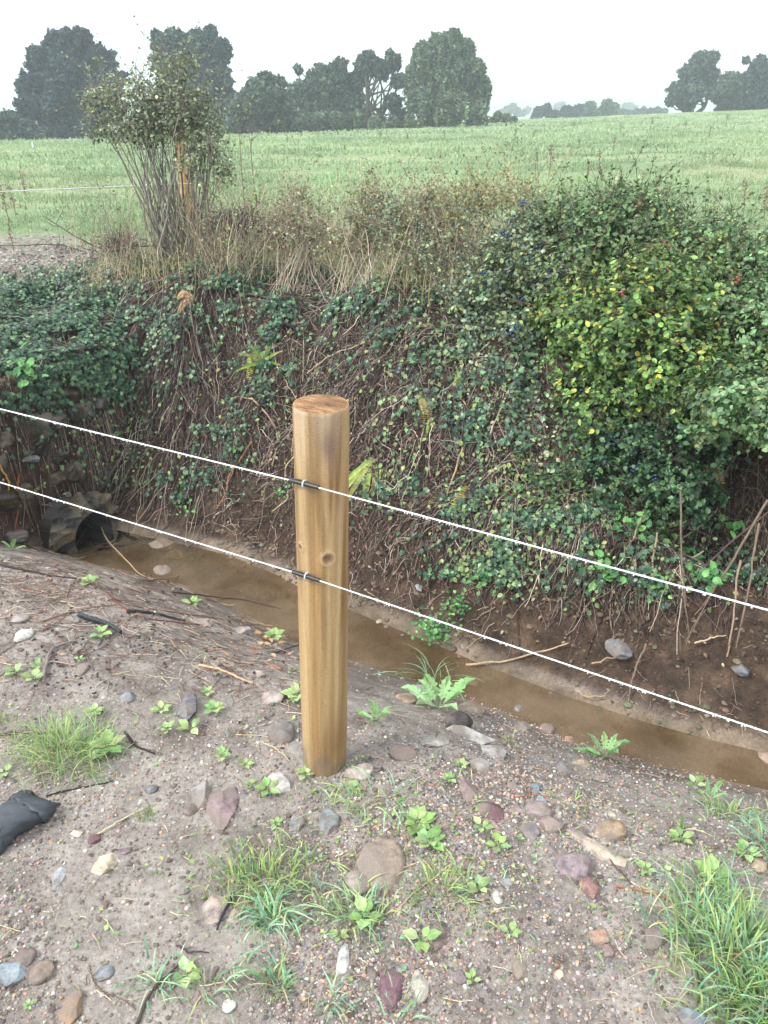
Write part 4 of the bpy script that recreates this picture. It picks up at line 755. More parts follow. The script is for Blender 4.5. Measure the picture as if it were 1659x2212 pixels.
def brush(label, c, rad, n, colr):
    s = Soup(); a = c+rdir(n)*rad*rng.random((n, 1)); b = a+rdir(n)*np.array([1, .8, .7])*rng.uniform(.06, .2, (n, 1)); t = np.linspace(0, 1, 6)[None, :, None]; P = a[:, None]*(1-t)+b[:, None]*t+np.cumsum(rng.normal(0, .005, (n, 6, 3)), 1); P[..., 2] = np.maximum(P[..., 2], H(P[..., 0], P[..., 1])+.004)
    strands(s, P, np.full(n, .0026), np.full(n, .0012), cvar(colr, n, .3), 4); tag(s.obj('brush_pile', M_bark, loc=c), label, 'brush pile', "piles of cut brush on the bank top")
brush("dark tangled brush pile left of the shrub's foot", at_u(262, 535, 1.75), np.array([.13, .1, .09]), 420, srgb('#5a4a4c')); brush("dark brush heap right of the shrub below the tall bare sapling", at_u(510, 490, 1.7), np.array([.20, .12, .12]), 620, srgb('#5b5052')); brush("brush tangled between the shrub's foot and the back post", at_u(450, 560, 1.6), np.array([.12, .1, .07]), 360, srgb('#54464a'))
brush("greyish brush heap over mid bank beside the crooked sapling", at_u(640, 500, 1.7), np.array([.2, .12, .10]), 460, srgb('#77685f'))
# tall weed stalks standing in the field
stalks = [(1100, 355, 70, 1), (1185, 385, 62, 0), (1155, 390, 55, 0), (1300, 400, 62, 0), (1268, 400, 45, 0), (1335, 425, 45, 0), (1420, 430, 42, 0), (1440, 440, 40, 0), (1380, 440, 55, 0), (1535, 480, 50, 0), (1605, 470, 70, 0), (1650, 480, 70, 0), (1530, 300, 22, 0), (960, 300, 14, 1), (1150, 300, 16, 1), (1240, 278, 14, 1), (1340, 285, 16, 1), (880, 305, 16, 1), (745, 330, 16, 1), (1250, 320, 18, 1), (55, 430, 50, 0), (20, 480, 70, 0), (35, 470, 60, 0), (620, 310, 14, 1), (820, 300, 14, 1), (1410, 268, 12, 1), (1570, 262, 12, 1), (1480, 275, 12, 1), (30, 545, 60, 0), (1325, 330, 30, 0)]
for i, (a_, b_, h_, g_l) in enumerate(stalks):
    p0 = hit1(a_, b_); k = depth(p0)/F; hh = h_*k*1.03; root = thing('weed_stalk', ("green leafy" if g_l else "brown seeded")+" weed stalk standing above the field grass", 'weed', p0, "green leafy weeds in the field" if g_l else "brown dock stalks at the field edge")
    s = Soup(); ln = smoothline([p0, p0+[hh*rng.normal(0, .12), 0, hh]], 8, hh*.01); tube(s, ln, [1.1*k, .5*k], srgb('#7b6353') if not g_l else srgb('#6b7f52'), 5); s.obj('stem', M_bark, root)
    n = 60; q = ln[rng.integers(3, 8, size=n)]+rng.normal(0, hh*(.045 if not g_l else .14), (n, 3)); s = Soup(); scatter(s, *CARD, q, rdir(n), rdir(n), max(hh*.06, 1.8*k)*rng.uniform(.5, 1.2, n), pal([srgb('#7d6658'), srgb('#8f7a68')] if not g_l else [srgb('#6d8660'), srgb('#5b7552')], n)); s.obj('seed_head' if not g_l else 'leaves', M_leaf, root)

# ferns and strap leaves on the bank
def fern(label, px, py, L, n, palette, ang=-60, name='fern', droop=.8):
    p0 = hit1(px, py); root = thing(name, label, 'fern', p0, "ferns on the far bank"); k = depth(p0)/F; L = L*k
    for q in range(n):
        a = R(ang)+rng.normal(0, .35)+(q-(n-1)/2)*.45; s = Soup(); d = np.array([math.cos(a), -.35, math.sin(a)]); ln = smoothline([p0+[0, -.01, .01], p0+d*L*.55+[0, -.05, .03], p0+d*L+[0, -.05, -.02]], 22); tube(s, ln, [.0016, .0007], palette[0], 5)
        m = 19; i = np.arange(2, 21); T = unit(np.gradient(ln, axis=0))[i]; sd = unit(np.cross(T, [0, -1., .25])); sz = L*.17*np.sin(np.linspace(.35, np.pi*.97, m))+.004
        for sg in (1, -1): scatter(s, *LEAF, ln[i], np.tile([0, -1., .4], (m, 1))+rng.normal(0, .15, (m, 3)), sd*sg+T*.35, sz, pal(palette, m, s=.1), .55)
        s.obj('frond', M_leaf, root)
YF = [srgb('#b3b055'), srgb('#97a24b')]; BF = [srgb('#b09a5e'), srgb('#a5a163')]
fern("yellowing fern frond high on the bank behind the post's left side", 548, 770, 55, 3, YF, -60); fern("small pale brown fern left of mid bank near the ivy", 425, 650, 40, 2, [srgb('#c9a77c')], 170); fern("tan fern frond right of the post top", 905, 850, 50, 2, BF, -100)
fern("yellow-brown fern drooping above the upper wire right of the post", 1012, 1050, 90, 3, YF+BF, -88); fern("small yellow-brown fern between the strap fern and the drooping fern", 950, 1060, 60, 2, BF, -95); fern("brown dead fern hanging in the dark hollow at right", 1520, 1000, 70, 2, BF, -80); fern("small green fern at the far left beside the culvert stones", 95, 1050, 40, 1, YF, -95)
def strap(label, px, py, L, n, palette, spread=.5, w_=.010, down=True):
    p0 = hit1(px, py); root = thing('strap_fern', label, 'fern', p0, "strap-leaved ferns on the far bank"); k = depth(p0)/F
    for q in range(n):
        a = rng.normal(0, spread); l = L*k*rng.uniform(.7, 1.1); d = np.array([math.sin(a), -.3, -math.cos(a) if down else math.cos(a)]); ln = smoothline([p0+[0, -.01, 0], p0+d*l*.5+[0, -.05, .02], p0+d*l+[0, -.05, 0]], 9); s = Soup(); t = np.linspace(0, 1, 9); wd = w_*np.interp(t, [0, .2, .6, 1], [.4, 1, 1, .1])*(1+.15*np.sin(t*30)); sd = unit(np.cross(d, [0, -1., 0]))
        V = np.stack([ln-sd*wd[:, None], ln+[0, .003, 0], ln+sd*wd[:, None]], 1).reshape(-1, 3); f = [(3*i+j, 3*i+j+1, 3*i+j+4, 3*i+j+3) for i in range(8) for j in (0, 1)]; s.add(V, [np.array(f)], palette[rng.integers(len(palette))]*rng.uniform(.8, 1.2)); s.obj('frond', M_gloss, root, True)
SF = [srgb('#b9cf6e'), srgb('#93b653'), srgb('#a9a65c')]
strap("bright yellow-green strap fern just right of the post", 805, 990, 130, 14, SF, .5, .012); strap("pale strap fern high on the bank right of the post", 992, 790, 60, 4, SF, .35, .012); strap("yellow strap leaf below the tan fern", 930, 890, 45, 3, SF, .2, .008); strap("strap leaves hanging beside the post's right edge above the upper wire", 885, 1080, 70, 4, SF, .2, .007)
strap("bright yellow-green herb tuft on the bank above the post's left", 570, 780, 60, 6, SF, .9, .008, False); strap("strap leaf hanging over the upper wire at right", 1180, 1140, 45, 3, SF, .25, .007)
# nettle and leafy clumps low on the bank
def leafy(label, px, py, spread, n, lsize, palette, leaf=SERR, name='bank_plant', cat='plant', up=.09, group="small leafy plants low on the far bank"):
    p0 = hit1(px, py); k = depth(p0)/F; root = thing(name, label, cat, p0, group); s = Soup(); c = p0+np.array([0, -.04, .04])
    q = c+rng.normal(0, 1, (n, 3))*np.array([spread*k*.5, .03, spread*k*.4]); q[:, 2] = np.maximum(q[:, 2], H(q[:, 0], q[:, 1])+.008); scatter(s, *leaf, q, rdir(n)*.7+[0, -.5, .9], rdir(n)*[1, 1, .3], lsize*rng.uniform(.6, 1.2, n), pal(palette, n)); s.obj('leaves', M_leaf, root)
    s = Soup(); t = np.linspace(0, 1, 6)[None, :, None]; m = max(4, n//6); e = q[rng.integers(n, size=m)]; P = p0*(1-t)+e[:, None]*t; strands(s, P, np.full(m, .0015), np.full(m, .0008), palette[0]*.6, 4); s.obj('stem', M_bark, root)
NG = [srgb('#5f9a57'), srgb('#4c8550'), srgb('#7db067')]
for lb, a_, b_, sp_, n, ls in [("dense green seedling bush growing in the ditch right of the post", 935, 1365, 50, 130, .022), ("green sprig above the ditch seedling bush on the bare bank", 985, 1310, 34, 60, .020), ("green leafy tuft under the upper wire left of the bare soil", 1040, 1245, 34, 36, .028),
                              ("nettle with pale green leaves in the dark hollow", 1365, 1150, 40, 26, .045), ("nettle right of the pale nettle in the hollow", 1420, 1170, 36, 22, .042), ("green plant touching the upper wire's underside", 1300, 1235, 40, 26, .042), ("small nettle above the upper wire in the dark hollow", 1475, 1185, 30, 16, .042),
                              ("leafy plant close to the right frame edge under the hedge", 1570, 1150, 34, 16, .042), ("plant hanging just below the upper wire at right", 1520, 1250, 40, 26, .038), ("thin green shoot dangling left below the upper wire", 1415, 1270, 26, 30, .024), ("light green nettle on the left bank under the ivy edge", 60, 815, 44, 24, .055), ("small green plant on the bare bank over the culvert's right", 405, 1100, 26, 22, .022),
                              ("green leaf tuft in the bank wall left of the post", 610, 1070, 26, 20, .020)]:
    leafy(lb, a_, b_, sp_, n, ls, NG, LEAF if ls < .03 else SERR)
# roots on the bank
roots = [("crooked pale root beside the post's upper left", [(640, 985), (618, 1010), (612, 1040), (618, 1075), (590, 1110)], .0035, '#c9b290'), ("forked pale root hanging left of the post", [(545, 868), (560, 880), (590, 915), (600, 960), (590, 1010)], .006, '#a08a74'), ("short curled pale root left of the forked root", [(545, 870), (500, 860), (495, 905), (485, 930)], .005, '#b9a283'), ("thin root reaching the post from the bank above the upper wire", [(590, 740), (600, 800), (630, 850), (642, 870)], .004, '#a8957b'),
         ("thick black burnt root on the bank above the post", [(590, 695), (610, 700), (630, 712), (645, 725)], .013, '#2a2523'), ("reddish brown broken stick above the burnt root", [(600, 650), (592, 675), (575, 690)], .008, '#7a4a3a'), ("black burnt stub left of the post top", [(580, 865), (572, 885), (560, 905)], .015, '#262220'), ("orange brown root strip low on the bank left of the post", [(545, 960), (500, 1030), (485, 1070), (470, 1105)], .006, '#9a6748'),
         ("dark vertical root in the recess left of mid bank", [(405, 890), (400, 930), (398, 990)], .010, '#3d302b'), ("dark root slanting down in the earth hollow", [(485, 795), (455, 820), (425, 835)], .006, '#3a2d29'), ("long pale stick lying across the mid bank", [(665, 810), (730, 770), (800, 745)], .005, '#a49078'), ("thin upright pale stem rising over the bank behind the post", [(655, 830), (660, 740), (665, 640), (690, 560)], .003, '#9a8976'),
         ("dark stick slanting on the bank right of the post", [(1045, 950), (1000, 965), (955, 985)], .007, '#463832'), ("pale stick lying right of the post on mid bank", [(1000, 790), (985, 840), (1005, 880)], .004, '#bba88a'), ("thick pale root hanging down above the upper wire in mid bank", [(1018, 890), (995, 980), (965, 1065)], .006, '#a08e6c'), ("straight tan stick slanting right of the dark stick", [(1100, 850), (1060, 940), (1040, 990)], .004, '#c2b091'),
         ("tan twig lying at the far edge of the ditch under the lower wire", [(1005, 1438), (1080, 1430), (1160, 1405), (1225, 1391)], .005, '#a58f78'), ("short twig on the wet soil beyond the lower wire at right", [(1275, 1435), (1300, 1425), (1345, 1416)], .004, '#9c8570'), ("short pale twig on the bare soil near the right frame edge", [(1495, 1392), (1530, 1380), (1562, 1375)], .004, '#b6a085'), ("thin dark twig at the ditch's far rim", [(1240, 1494), (1270, 1500), (1300, 1505)], .004, '#a08c74'),
         ("bent orange root at the left frame edge in the headwall", [(0, 1000), (15, 1030), (22, 1065)], .006, '#b08448'), ("rusty root strand hanging left of the culvert mouth", [(45, 1030), (42, 1100), (32, 1150)], .006, '#94562f'), ("curved root on the headwall above the culvert mouth", [(95, 1120-26), (140, 1100-2), (190, 1110)], .004, '#8a7466')]
for lb, pts, r_, cx_ in roots:
    P, _ = hit([a for a, b in pts], [b for a, b in pts]); P = P+np.array([0, -.02, .02]); s = Soup(); ln = smoothline(P, 16, .0035); tube(s, ln, [r_, r_*.55], srgb(cx_), 8, .08)
    tag(s.obj('root' if 'root' in lb else 'stick', M_bark, loc=ln[0]), lb, 'root' if 'root' in lb else 'stick', "roots and sticks on the far bank")

# ------------------------------------------------------------------ near bank: stones
ST = [  # px, py, w, h, colour, roundness, label
 (406, 1534, 40, 52, '#77727a', 0, "dark grey pointed stone standing upright left of the post"), (607, 1586, 48, 42, '#7d736d', 1, "round dark brown cobble nearest the post's left foot"), (276, 1505, 28, 18, '#8e929c', 1, "small blue-grey pebble left of the pointed stone"), (50, 1376, 32, 22, '#d8d4ca', 1, "white pebble near the left frame edge above the bent bark stick"),
 (435, 1346, 46, 18, '#b09488', 1, "pinkish flat stone at the end of the red twig"), (517, 1366, 56, 20, '#b8aaa0', 0, "pale low stone right of the pinkish flat stone"), (590, 1443, 36, 14, '#b5694d', 0, "orange-red tile-like flake left of the post"), (590, 1511, 44, 24, '#b39d94', 1, "pinkish grey stone half buried beside the post's left side"), (620, 1496, 30, 22, '#93908f', 0, "grey chip between the pinkish stone and the post"), (555, 1456, 36, 18, '#b8a196', 0, "pale pink stone beside the orange-red flake"),
 (177, 1450, 24, 18, '#b9a19a', 1, "small round pink pebble right of the bent bark stick"), (247, 1438, 14, 14, '#5a5c66', 1, "tiny dark blue pebble above the sandy mound"), (45, 1340, 32, 14, '#a59c96', 1, "flat grey pebble by the left frame edge above the white pebble"), (378, 1198, 38, 18, '#b3a48f', 0, "pale angular stone lying in the stream"), (345, 1180, 52, 18, '#97795a', 1, "mud-coated stone at the far edge of the stream"), (350, 1238, 34, 16, '#a58f76', 1, "muddy stone at the near edge of the stream"),
 (484, 1746, 60, 92, '#93757a', 0, "large mauve slate slab lying flat left of the post foot"), (437, 1724, 44, 46, '#aaa49f', 0, "grey-white blotched angular stone touching the mauve slab"), (597, 1692, 56, 44, '#cfc8c0', 0, "knobbly white stone just left of the post foot"), (711, 1776, 36, 48, '#84898f', 1, "oval blue-grey pebble below the post foot"), (642, 1781, 28, 28, '#8a8b8e', 1, "dull blue-grey stone left of the oval blue-grey pebble"), (222, 1871, 42, 40, '#d2bf9a', 0, "cream triangular stone right of the black rubber scrap"),
 (202, 1816, 24, 20, '#77484f', 1, "small maroon pebble at the lower end of the long straw"), (167, 1804, 26, 16, '#cfc6a6', 0, "small cream chip left of the maroon pebble"), (265, 1841, 28, 14, '#8d7078', 0, "mauve flake between the maroon pebble and the mauve slab"), (127, 1890, 24, 44, '#aab2b8', 0, "bluish white narrow stone below the rubber scrap"), (462, 1974, 62, 52, '#b8a193', 0, "pinkish triangular stone left of the blue-green grass tuft"), (507, 1981, 32, 42, '#b2a288', 0, "beige stone partly under the blue-green grass tuft"),
 (22, 2106, 56, 44, '#8f9ca6', 0, "blue-grey lump cut by the left frame edge near the bottom"), (55, 2069, 38, 26, '#77555a', 1, "maroon stone just above the blue-grey lump"), (90, 2099, 46, 38, '#8f7865', 1, "brown stone right of the blue-grey lump"), (155, 2179, 42, 52, '#a9804f', 1, "orange-brown egg-shaped stone at the bottom left"), (740, 2079, 30, 74, '#c6c5be', 0, "white spear-shaped stone in the lower middle"), (495, 2174, 24, 26, '#d8d6cc', 1, "small white pebble at the bottom below the grass"),
 (450, 2116, 36, 30, '#7c5560', 0, "maroon stone beside the dark stick at the bottom"), (427, 2154, 20, 28, '#8e6d70', 0, "small mauve stone below the maroon stone by the stick"), (802, 2104, 20, 24, '#33363f', 1, "small black pebble right of the spear-shaped stone"), (777, 1906, 52, 52, '#a59686', 1, "smaller left half of the cracked sandstone cobble"), (822, 1872, 86, 84, '#b3987f', 1, "larger domed half of the cracked sandstone cobble"), (225, 2104, 34, 30, '#858a92', 1, "dull blue-grey stone in mud between the brown stone and the dark stick"),
 (777, 1674, 52, 28, '#c3b1a2', 1, "pale pink cobble against the post's right foot"), (327, 1706, 26, 16, '#77757a', 1, "dark grey pebble left of the blotched angular stone"), (410, 1751, 24, 18, '#7d6a5f', 1, "small brown pebble below the blotched angular stone"), (1010, 1714, 42, 54, '#a98283', 0, "pink block standing left of the maroon block"), (1060, 1756, 46, 40, '#74464c', 0, "dark maroon block right of the pink block"), (1072, 1791, 22, 24, '#a0807a', 0, "small pink chip below the maroon block"),
 (1157, 1709, 22, 34, '#7f8b96', 0, "blue slate piece with a green sprout on it"), (1166, 1733, 22, 24, '#8793a0', 0, "lower blue slate piece touching the mauve-tan stone"), (1110, 1704, 20, 38, '#907884', 0, "narrow mauve sliver left of the blue slate"), (1117, 1749, 34, 18, '#b08488', 0, "pink flake between the maroon block and the mauve-tan stone"), (1162, 1757, 48, 34, '#9c8681', 1, "mauve-tan stone under the blue slate pieces"), (1190, 1788, 50, 32, '#a78d7e', 1, "tan stone between the mauve-tan stone and the long slab"),
 (1280, 1829, 120, 40, '#bca68e', 0, "long tan slab lying at a slant at right"), (1320, 1801, 56, 34, '#b08f66', 1, "orange-cream stone behind the long tan slab"), (1244, 1876, 70, 44, '#978084', 1, "mauve-grey cobble below the long tan slab"), (1272, 1921, 42, 40, '#9a6a62', 0, "reddish jagged stone below the mauve-grey cobble"), (1287, 2026, 42, 24, '#bf8f68', 0, "orange brick-shaped stone in the lower right"), (1312, 2056, 22, 20, '#a5847c', 1, "small pink stone below the orange brick-shaped one"),
 (1124, 2096, 28, 38, '#b59a78', 1, "tan oval stone in the lower right gravel"), (1207, 2104, 18, 16, '#d5c193', 1, "small cream pebble right of the tan oval stone"), (994, 2111, 26, 22, '#8d7480', 1, "mauve pebble left of the tan oval stone"), (904, 2134, 34, 58, '#bfb5a0', 1, "pale beige oval stone between the two maroon stones' gravel at the bottom"), (842, 2129, 50, 84, '#80535f', 0, "large maroon slab at the bottom middle"), (1474, 2074, 52, 104, '#9d9888', 0, "tall grey-tan slab beside the right-hand grass"),
 (1420, 2024, 46, 38, '#92727e', 0, "mauve stone above the tall grey-tan slab"), (1404, 2056, 24, 16, '#6f3f45', 0, "dark maroon chip beneath the mauve stone"), (1494, 2197, 50, 30, '#8f95ab', 1, "blue-violet stone at the bottom right"), (1074, 1939, 18, 24, '#cfcabc', 1, "small white pebble in the middle of the lower gravel"), (952, 2024, 36, 50, '#88706a', 0, "brown-mauve stone right of the broad-leaved seedling"), (1142, 1801, 36, 28, '#8d8086', 1, "grey-purple stone below the tan stone"),
 (1214, 1669, 24, 30, '#8d97a6', 1, "blue-grey pebble beside the orange-tan stone near the ditch"), (1094, 1904, 30, 20, '#8b8a8b', 1, "dull grey pebble above the small white pebble"), (1639, 1874, 28, 26, '#b09a74', 1, "tan stone by the right frame edge"), (1322, 1759, 16, 14, '#c9bda8', 1, "tiny cream pebble above the orange-cream stone"), (1022, 1476, 18, 16, '#b0a09a', 1, "round pinkish pebble at the ditch rim right of the thistle"), (874, 1511, 42, 20, '#b28d72', 1, "orange stone left of the thistle"), (907, 1506, 36, 32, '#9a9a9b', 1, "grey stone touching the orange stone by the thistle"),
 (1020, 1536, 48, 36, '#a38f75', 1, "tan-brown cobble right of the thistle"), (940, 1602, 60, 22, '#bdb4a8', 0, "flat pale stone left of the broken limestone"), (1012, 1592, 90, 34, '#c0b8ad', 0, "broken pale limestone slab right of the earth clod"), (1064, 1630, 46, 46, '#b9afa8', 0, "whitish angular stone at the end of the limestone slab"), (872, 1631, 48, 26, '#b38a76', 1, "orange-pink stone right of the post foot"), (1037, 1655, 36, 28, '#a7a29c', 1, "grey stone below the whitish angular stone"),
 (1130, 1576, 32, 26, '#b0968c', 1, "pinkish stone on the ditch rim"), (1182, 1576, 26, 22, '#b5856a', 1, "orange stone on the ditch rim"), (1337, 1401, 44, 32, '#84838a', 1, "blue-grey stone set in the bare far bank"), (904, 1268, 18, 20, '#9aa0aa', 0, "small bluish stone in the far bank right of the post"), (1600, 1446, 32, 22, '#6f7480', 1, "dark blue-grey stone at the foot of the far bank near the right edge"), (1250, 1653, 46, 24, '#b6a083', 0, "tan flat stone left of the ditch-side thistle"), (1229, 1598, 20, 14, '#b58d67', 1, "small orange-tan pebble above the ditch-side thistle"),
 (70, 990, 30, 26, '#8d928f', 0, "pale grey stone embedded above the culvert at far left"), (1660, 1640, 34, 26, '#b08d78', 1, "pinkish tan stone in the water at the right edge"), (1120, 1535, 22, 16, '#8f8a86', 1, "grey pebble in the ditch margin")]
ROT = {52: -35, 16: 70, 62: -80, 63: 78, 32: 88}
for i, (px, py, w_, h_, c_, rd, lb) in enumerate(ST):
    p = hit1(px, py); dp = depth(p); k = dp/F; el = math.asin(min(1, (EYE[2]-p[2])/np.linalg.norm(p-EYE))); yl = h_*k/max(math.sin(el), .45)*.95; xl = w_*k
    th = min(xl, yl)*(.62 if rd else .46); rot = rng.normal(0, .15)
    if i == 52: xl, yl, rot = 118*k, 38*k, R(-38)
    if i == 0: th = xl*.9; 
    o = make_stone('stone', p, (xl*1.28, yl*1.28, th*1.1), rot, (lambda q: (q*.72+q.mean()*.28)*.72)(srgb(c_)), None, 16 if not rd else 10, 3, .42 if not rd else .66, bool(rd), (rng.normal(0, .1), rng.normal(0, .1)), .42, seed=100+i)
    tag(o, lb, 'stone', "stones lying on the near bank" if py > 1250 or py > 1150 and px < 500 else None)
# thumbnail-sized pebbles, countable, alike within a colour
PC = [('grey', '#8f9092'), ('pinkish', '#b0958c'), ('white', '#d3cfc6'), ('brown', '#8a7160'), ('mauve', '#8a7078')]
pm = []
for q in range(12):
    V = stone_verts(2, 12, .5, 500+q)*np.array([.5, .40, .24]); me = bpy.data.meshes.new('pebble'); me.from_pydata(V.tolist(), [], ICO[2][1].tolist()); me.materials.append(M_stone); me.polygons.foreach_set("use_smooth", np.ones(len(me.polygons), bool)) if q % 2 else None; pm.append(me)
PX = rng.uniform(0, 1659, 420); PY = 1350+860*rng.random(420)**.8; pp, ok = hit(PX, PY); cnt = 0
for j in range(420):
    p = pp[j]; u, v = uv(p[0], p[1])
    if u > -.45 or cnt >= 240 or fbm(np.array([p[0]*2.1]), np.array([p[1]*2.1]), 2)[0] < -.14: continue
    cn, ch = PC[rng.choice(5, p=[.34, .26, .12, .2, .08])]; o = bpy.data.objects.new('pebble', pm[rng.integers(12)]); COL.objects.link(o); k = depth(p)/F; sz = k*rng.uniform(7, 19)
    o.location = p+[0, 0, sz*.08]; o.scale = (sz, sz*rng.uniform(.8, 1.2), sz); o.rotation_euler = (0, 0, rng.uniform(0, 6.28)); o.color = (*(srgb(ch)*.8*rng.uniform(.75, 1.15)), 1)
    tag(o, "small %s pebble, one of many like it strewn over the near bank" % cn, 'pebble', "small %s pebbles strewn over the near bank" % cn); cnt += 1
# gravel grit: uncountable
s = Soup(); n = 42000; px = rng.uniform(-300, 1960, n); py = 1150+1100*rng.random(n)**.85; p, ok = hit(px, py); u, v = uv(p[:, 0], p[:, 1]); den = fbm(p[:, 0]*1.8, p[:, 1]*1.8, 3)
p = p[(u < -.12) & (rng.random(n) < .45+2.6*den)]
p2_, _, _ = pxsample([(1050, 1700, 280, 150, 4), (870, 1800, 260, 150, 2), (1200, 2000, 420, 260, 3), (1150, 1560, 200, 80, 2), (1400, 1650, 300, 90, 2)], 9000); p2_ = p2_[uv(p2_[:, 0], p2_[:, 1])[0] < -.1]; p = np.concatenate([p, p2_])
n = len(p); kk = rng.integers(6, size=n)
for q in range(6):
    pq = p[kk == q]; m = len(pq); tv = stone_verts(1, 8, .5, 700+q)*np.array([.5, .42, .3]); sz = .0045+.008*rng.random(m)**3; a = rng.uniform(0, 6.28, m)
    scatter(s, tv, [ICO[1][1]], pq+[0, 0, .001], np.tile([0, 0, 1.], (m, 1))+rng.normal(0, .15, (m, 3)), np.stack([np.cos(a), np.sin(a), 0*a], -1), sz, pal([srgb('#a59a92', .8), srgb('#8d8a8c', .8), srgb('#a8857a', .8), srgb('#cbc5bb', .8), srgb('#665d58', .8), srgb('#b59b7a', .8)], m, [4, 4, 3, 1.5, 3, 1.5], .2))
tag(s.obj('gravel', M_grit), "fine mixed gravel scattered over the near bank", 'gravel', kind='stuff')
# soil crumbs on both banks
s = Soup(); n = 18000; px = rng.uniform(-300, 1960, n); py = rng.uniform(1080, 2230, n); p, ok = hit(px, py); u, v = uv(p[:, 0], p[:, 1]); keep = (p[:, 2] > -.47); p = p[keep]; u = u[keep]; n = len(p); tv = stone_verts(1, 3, .8, 900)*np.array([.5, .45, .4]); a = rng.uniform(0, 6.28, n)
C = np.where((u > -.3)[:, None], pal([srgb('#4f3b2e', .7), srgb('#6a523f', .7)], n), pal([srgb('#8f8379', .8), srgb('#75695f', .8), srgb('#a89d94', .8)], n)); scatter(s, tv, [ICO[1][1]], p, np.tile([0, 0, 1.], (n, 1)), np.stack([np.cos(a), np.sin(a), 0*a], -1), .003+.010*rng.random(n)**4, C)
tag(s.obj('soil_crumbs', M_grit), "loose crumbs of soil on the banks of the ditch", 'soil', kind='stuff')
# stones and silt lumps in and beside the water
s = Soup(); n = 2600; v = rng.uniform(-2.9, 1.2, n); u = rng.normal(.25, .13, n)+meander(v)-.04*(v > -1.2); X, Y = xy(u, v); p = np.stack([X, Y, H(X, Y)], -1); p = p[rng.random(n) < .55+1.6*fbm(X*4, Y*4, 2)]; n = len(p); kk = rng.integers(3, size=n)
for q in range(3):
    pq = p[kk == q]; m = len(pq); a = rng.uniform(0, 6.28, m); scatter(s, stone_verts(1, 5, .65, 920+q)*np.array([.5, .42, .3]), [ICO[1][1]], pq, np.tile([0, 0, 1.], (m, 1))+rng.normal(0, .2, (m, 3)), np.stack([np.cos(a), np.sin(a), 0*a], -1), .006+.034*rng.random(m)**4, pal([srgb('#7d6e5c', .7), srgb('#5d5140', .7), srgb('#8f8579', .7), srgb('#6a6a50', .7), srgb('#7c6458', .7)], m))
tag(s.obj('ditch_gravel', M_grit), "muddy gravel along the far edge of the stream", 'gravel', kind='stuff')
# gravel on the crossing
s = Soup(); p, _, _ = pxsample([(90, 570, 220, 60, 3), (170, 590, 180, 40, 2)], 2500); n = len(p); tv = stone_verts(1, 5, .6, 901)*np.array([.5, .42, .28]); a = rng.uniform(0, 6.28, n); scatter(s, tv, [ICO[1][1]], p, np.tile([0, 0, 1.], (n, 1)), np.stack([np.cos(a), np.sin(a), 0*a], -1), .008+.028*rng.random(n)**3, pal([srgb('#a39a90', .75), srgb('#8f8480', .75), srgb('#7d746c', .75), srgb('#b5aca2', .75)], n))
tag(s.obj('crossing_gravel', M_grit), "pale stony gravel of the field crossing at left", 'gravel', kind='stuff')

